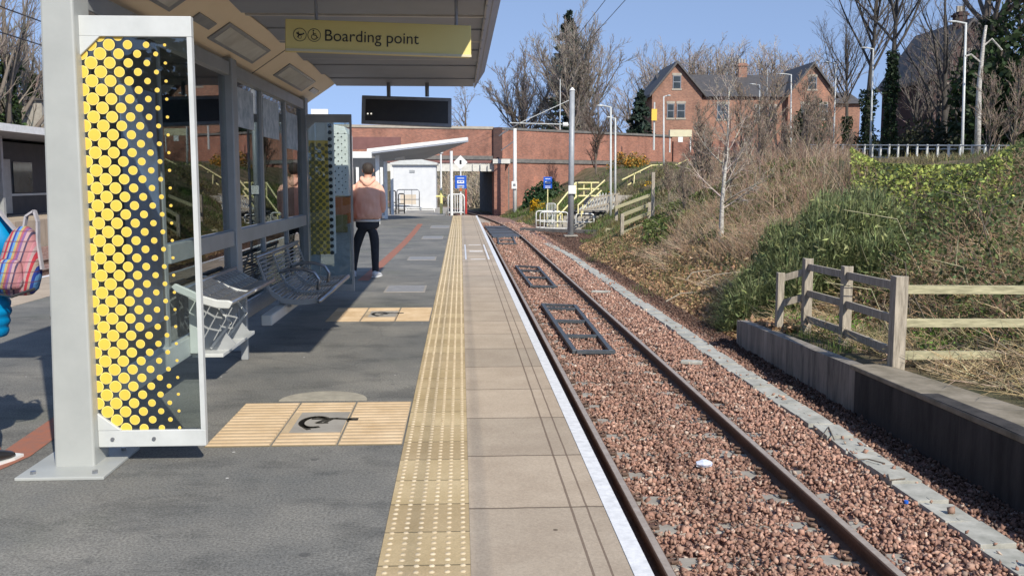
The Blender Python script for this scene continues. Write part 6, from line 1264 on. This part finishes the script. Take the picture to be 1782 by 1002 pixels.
ed = [(0,1),(1,2),(2,3),(3,4),(4,5),(5,6),(0,7),(7,8),(8,9),(9,10),(0,11),(11,12),(12,13),(13,14),(2,15),(15,16),(16,17),(17,18),(2,19),(19,20),(20,21),(21,22)]
for sx, k in ((-1,18),(1,22)):           # four fingers and a thumb closed round the phone
    hx, hy, hz_ = body[k][:3]
    for j in range(4):
        i0 = len(body); body += [(hx-sx*.02,hy+.035,hz_+.03-.018*j,.009,.009),(hx-sx*.05,hy+.045,hz_+.03-.018*j,.008,.008),(hx-sx*.06,hy+.02,hz_+.03-.018*j,.007,.007)]; ed += [(k,i0),(i0,i0+1),(i0+1,i0+2)]
    i0 = len(body); body += [(hx-sx*.03,hy-.01,hz_+.045,.010,.010),(hx-sx*.055,hy-.015,hz_+.05,.008,.008)]; ed += [(k,i0),(i0,i0+1)]
bo = skin('body', body, ed, 0, 'skin', r)
b = MB(); 
for sx in (-1,1): b.sphere((X+sx*.088,Y+.045,1.775), (.014,.022,.034), 8, 6)
b.sphere((X,Y+.155,1.76), (.014,.02,.02), 6, 5); b.build('ears_and_nose', 'skin', bo, smooth=True)
b = MB(); lathe_body(b, [(1.715,.058,.05,0,-.012),(1.74,.082,.078,0,-.008),(1.79,.093,.098,0,-.004),(1.84,.093,.10,0,.002),(1.875,.078,.086,0,.006),(1.898,.045,.05,0,.01),(1.905,.012,.015,0,.012)], X, Y+.03, 18, .02); b.build('hair','hair',r,smooth=True)
# hoodie: torso, sleeves, hood
b = MB(); lathe_body(b, [(.955,.215,.145,-.02,0),(.99,.232,.158,-.02,-.01),(1.05,.243,.165,-.02,-.01),(1.18,.238,.160,-.02,-.01),(1.32,.236,.155,-.02,-.005),(1.44,.238,.145,-.015,0),(1.53,.222,.125,-.01,.005),(1.59,.165,.105,-.005,.01),(1.63,.10,.09,0,.015),(1.655,.075,.08,0,.02)], X, Y, 26, .022)
hd = b.build('hoodie','hoodie',r,smooth=True)
sub = hd.modifiers.new('sub','SUBSURF'); sub.levels = 2; sub.render_levels = 2
tx = bpy.data.textures.new('cloth_folds','CLOUDS'); tx.noise_scale = .10; tx.noise_depth = 2; dm = hd.modifiers.new('folds','DISPLACE'); dm.texture = tx; dm.strength = .045; dm.mid_level = .5
for sx in (-1,1):
    o_ = -.015
    skin('sleeve', [(X+o_+sx*.165,Y+.01,1.545,.075,.08),(X+o_+sx*.225,Y,1.42,.073,.078),(X+o_+sx*.250,Y+.0,1.25,.064,.07),(X+o_+sx*.245,Y+.06,1.12,.062,.062),(X+o_+sx*.20,Y+.20,1.10,.05,.052),(X+o_+sx*.14,Y+.29,1.115,.04,.042)], [(0,1),(1,2),(2,3),(3,4),(4,5)], 2, 'hoodie', hd)
skin('hood', [(X-.085,Y+.02,1.665,.035,.03),(X-.10,Y-.04,1.635,.045,.035),(X-.055,Y-.105,1.585,.05,.04),(X,Y-.125,1.555,.055,.045),(X+.055,Y-.105,1.585,.05,.04),(X+.10,Y-.04,1.635,.045,.035),(X+.085,Y+.02,1.665,.035,.03),(X,Y-.125,1.495,.03,.03)], [(0,1),(1,2),(2,3),(3,4),(4,5),(5,6),(3,7)], 3, 'hoodie', hd)
b = MB(); lathe_body(b, [(.80,.15,.115,-.025,0),(.84,.192,.135,-.022,0),(.90,.200,.138,-.02,0),(.98,.195,.135,-.02,0)], X, Y, 22, .015); b.build('jeans_seat','denim',r,smooth=True)
b = MB(); lathe_body(b, [(.925,.205,.138,-.02,0),(.96,.219,.148,-.02,0)], X, Y, 22, .02); b.build('shirt_hem','white_paint',r,smooth=True)
b = MB(); b.box((X+.215,Y-.03,.975),(X+.262,Y+.06,1.03)); b.build('white_cuff','white_paint',r,bevel=.015)
skin('jeans', [(X-.02,Y,.99,.165,.12),(X-.02,Y,.90,.165,.125),(X-.115,Y,.83,.105,.115),(X-.17,Y+.035,.66,.085,.092),(X-.215,Y+.06,.50,.070,.075),(X-.25,Y+.08,.32,.066,.07),(X-.275,Y+.10,.13,.056,.06),(X-.277,Y+.105,.08,.06,.064),
 (X+.075,Y,.83,.105,.115),(X+.095,Y-.01,.66,.085,.092),(X+.10,Y-.02,.50,.071,.076),(X+.102,Y-.03,.32,.066,.07),(X+.105,Y-.035,.13,.056,.06),(X+.105,Y-.033,.08,.06,.064)], [(0,1),(1,2),(2,3),(3,4),(4,5),(5,6),(6,7),(1,8),(8,9),(9,10),(10,11),(11,12),(12,13)], 1, 'denim', r)
def shoe(x, y, ang, parent, mat='shoe', L_=.29):
    b = MB(); rs = []
    for t, w_, h_ in ((0,.028,.07),(.08,.040,.095),(.3,.042,.10),(.5,.044,.075),(.75,.050,.055),(.93,.040,.04),(1,.02,.025)):
        yy = -.09+t*L_; ring = [(w_*math.cos(a), yy, max(0, .5*h_+.5*h_*math.sin(a))) for a in np.linspace(0,2*math.pi,13)[:-1]]
        rs.append([(x+p[0]*math.cos(ang)-p[1]*math.sin(ang), y+p[0]*math.sin(ang)+p[1]*math.cos(ang), p[2]+.012) for p in ring])
    b.rings(rs); s_ = b.build('shoe', mat, parent, smooth=True)
    b = MB(); b.prism([(x+q[0]*math.cos(ang)-q[1]*math.sin(ang), y+q[0]*math.sin(ang)+q[1]*math.cos(ang), .001) for q in ((-.035,-.095),(.035,-.095),(.046,.0),(.052,.12),(.035,.205),(-.035,.205),(-.052,.12),(-.046,0))], (0,0,.018)); b.build('sole','white_paint',s_); return s_
shoe(X-.28,Y+.10,.25,r); shoe(X+.11,Y-.04,-.30,r)
# ---- person in a blue puffer jacket at the left edge, backpack on the shoulder
X, Y = -2.79, 5.42; r = empty('person', (X,Y,0), 'person in bright blue padded coat cut off by the left edge of the photo', 'person')
body = [(X,Y,.98,.11,.09),(X,Y,1.18,.14,.10),(X,Y,1.36,.15,.09),(X,Y+.01,1.46,.055,.055),(X,Y+.02,1.53,.055,.06),(X,Y+.03,1.60,.078,.09),(X,Y+.03,1.67,.072,.082),
 (X-.09,Y,.84,.09,.09),(X-.10,Y+.02,.48,.06,.065),(X-.10,Y-.02,.11,.042,.045),(X-.10,Y+.06,.05,.035,.035),(X+.09,Y,.84,.09,.09),(X+.11,Y+.04,.48,.06,.065),(X+.12,Y+.02,.11,.042,.045),(X+.12,Y+.10,.05,.035,.035),
 (X-.18,Y,1.35,.05,.05),(X-.22,Y+.02,1.10,.04,.04),(X-.21,Y+.10,.86,.032,.035),(X-.21,Y+.12,.80,.03,.04),(X+.18,Y,1.35,.05,.05),(X+.21,Y+.05,1.12,.04,.04),(X+.17,Y+.24,1.20,.032,.035),(X+.13,Y+.27,1.27,.03,.04)]
ed = [(0,1),(1,2),(2,3),(3,4),(4,5),(5,6),(0,7),(7,8),(8,9),(9,10),(0,11),(11,12),(12,13),(13,14),(2,15),(15,16),(16,17),(17,18),(2,19),(19,20),(20,21),(21,22)]
for k, dv in ((18,(0,.0,-1)),(22,(-.6,.1,.6))):
    hx, hy, hz_ = body[k][:3]
    for j in range(4):
        i0 = len(body); oy = (j-1.5)*.018; body += [(hx+dv[0]*.03,hy+oy,hz_+dv[2]*.035,.009,.009),(hx+dv[0]*.05,hy+oy,hz_+dv[2]*(.062-.006*abs(j-1.4)),.008,.008),(hx+dv[0]*.055+.01,hy+oy*.9,hz_+dv[2]*.08,.007,.007)]; ed += [(k,i0),(i0,i0+1),(i0+1,i0+2)]
    i0 = len(body); body += [(hx+.01,hy+.045,hz_+dv[2]*.02,.010,.010),(hx+.012,hy+.055,hz_+dv[2]*.045,.008,.008)]; ed += [(k,i0),(i0,i0+1)]
bo = skin('body', body, ed, 0, 'skin', r)
b = MB()
for sx in (-1,1): b.sphere((X+sx*.083,Y+.03,1.60), (.013,.02,.032), 8, 6)
b.sphere((X,Y+.125,1.585), (.014,.02,.02), 6, 5); b.build('ears_and_nose','skin',bo,smooth=True)
b = MB(); lathe_body(b, [(1.34,.05,.03,0,-.09),(1.42,.085,.045,0,-.075),(1.50,.093,.07,0,-.04),(1.58,.097,.10,0,-.012),(1.66,.095,.10,0,0),(1.71,.07,.075,0,.005),(1.735,.02,.02,0,.01)], X, Y+.02, 18, .02); b.build('hair','bark_grey',r,smooth=True)
secs = []; z = .74
W_ = [(.74,.255,.19),(.90,.285,.20),(1.05,.262,.18),(1.20,.258,.175),(1.34,.250,.165),(1.43,.20,.14),(1.49,.11,.10)]
def wz(z):
    for (za,a,c),(zb,a2,c2) in zip(W_[:-1],W_[1:]):
        if za <= z <= zb: t = (z-za)/(zb-za); return a*(1-t)+a2*t, c*(1-t)+c2*t
    return W_[-1][1:]
while z < 1.49:
    for f_, k in ((0,.972),(.2,.993),(.5,1.01),(.8,.993)):
        zz = z+.055*f_; a, c = wz(min(zz,1.489)); secs.append((zz,a*k,c*k,0,0))
    z += .055
b = MB(); lathe_body(b, secs, X, Y, 26, .008); pj = b.build('padded_coat','puffer',r,smooth=True)
for sx, pts in ((-1,[(X-.19,Y,1.40),(X-.27,Y+.01,1.22),(X-.28,Y+.03,1.05),(X-.25,Y+.10,.88)]),(1,[(X+.19,Y,1.40),(X+.262,Y+.01,1.26),(X+.25,Y+.05,1.12),(X+.19,Y+.20,1.17)])):
    b = MB(); pts = [Vector(p) for p in pts]; rs = []; n = 30; prev = None
    for i in range(n+1):
        t = i/n*3; k = min(int(t),2); p = pts[k].lerp(pts[k+1], t-k); d = (pts[k+1]-pts[k]).normalized(); a_ = Vector((0,1,0)); a_ = (a_-d*a_.dot(d)).normalized(); c_ = d.cross(a_); rad = (.085-.022*i/n)*(1+.035*abs(math.sin(i/n*math.pi*7)))
        rs.append([p+a_*math.cos(q)*rad+c_*math.sin(q)*rad for q in np.linspace(0,2*math.pi,15)[:-1]])
    b.rings(rs); b.build('coat_sleeve','puffer',pj,smooth=True)
skin('leggings', [(X,Y,.88,.14,.12),(X,Y,.82,.14,.12),(X-.09,Y,.76,.095,.10),(X-.10,Y+.02,.48,.066,.07),(X-.10,Y-.02,.12,.05,.052),(X+.09,Y,.76,.095,.10),(X+.11,Y+.04,.48,.066,.07),(X+.12,Y+.02,.12,.05,.052)], [(0,1),(1,2),(2,3),(3,4),(1,5),(5,6),(6,7)], 1, 'denim', r)
shoe(X-.10,Y-.02,.2,r,'black',.25); shoe(X+.13,Y+.0,-.35,r,'black',.25)
# striped backpack hanging by her side
bx, by, bz = -2.40, 5.36, .98; rb = empty('backpack', (bx,by,bz), 'small pink and multicoloured striped backpack hanging beside the blue coat', 'backpack')
b = MB(); rs = []
for z, w_, d_, dx in ((0,.085,.05,-.028),(.03,.112,.075,-.022),(.10,.122,.085,-.012),(.20,.115,.08,0),(.29,.095,.065,.012),(.35,.06,.045,.02),(.375,.02,.02,.024)):
    w_ *= .86; rs.append([(bx+dx+w_*math.copysign(abs(math.cos(a))**.6, math.cos(a)), by+d_*math.copysign(abs(math.sin(a))**.6, math.sin(a)), bz+z) for a in np.linspace(0,2*math.pi,25)[:-1]])
b.rings(rs); bgk = b.build('bag_body','striped_bag',rb,smooth=True)
b = MB(); b.rings([[(bx-.035+(.078+dd_)*math.copysign(abs(math.cos(a))**.5, math.cos(a))-.0, by-.075-e_, bz+.12+(.085+dd_)*math.copysign(abs(math.sin(a))**.5, math.sin(a))) for a in np.linspace(0,2*math.pi,21)[:-1]] for e_, dd_ in ((0,.0),(.03,-.004),(.045,-.02))]); b.build('front_pocket','striped_bag',rb,smooth=True)
b = MB(); b.tube([(bx-.12,by-.06,bz+.015),(bx-.02,by-.095,bz+.0),(bx+.09,by-.06,bz+.04)], .008, 5); b.build('piping','black',rb)
for pts in ([(bx+.02,by,bz+.34),(bx+.04,by,bz+.43),(bx+.085,by,bz+.46),(bx+.10,by,bz+.40),(bx+.095,by,bz+.28),(bx+.11,by,bz+.14)],[(bx-.01,by,bz+.34),(bx-.06,by,bz+.40),(bx-.12,by,bz+.48),(bx-.20,by,bz+.50)]):
    b = MB(); 
    for p, q in zip(pts[:-1], pts[1:]): b.bar(p, q, .035, .010)
    b.build('strap','strap',rb)
# bunting-like small orange cone behind the shelter
g = Vector((-4.6,11.5,0)); r = empty('traffic_cone', g, 'small orange cone seen through the shelter glass', 'cone'); b = MB(); b.tube([g+Vector((0,0,.03)), g+Vector((0,0,.55))], .13, 14, r1=.03); b.build('cone','orange',r,smooth=True); b = MB(); b.box((g.x-.18,g.y-.18,0),(g.x+.18,g.y+.18,.035)); b.build('base','black',r)
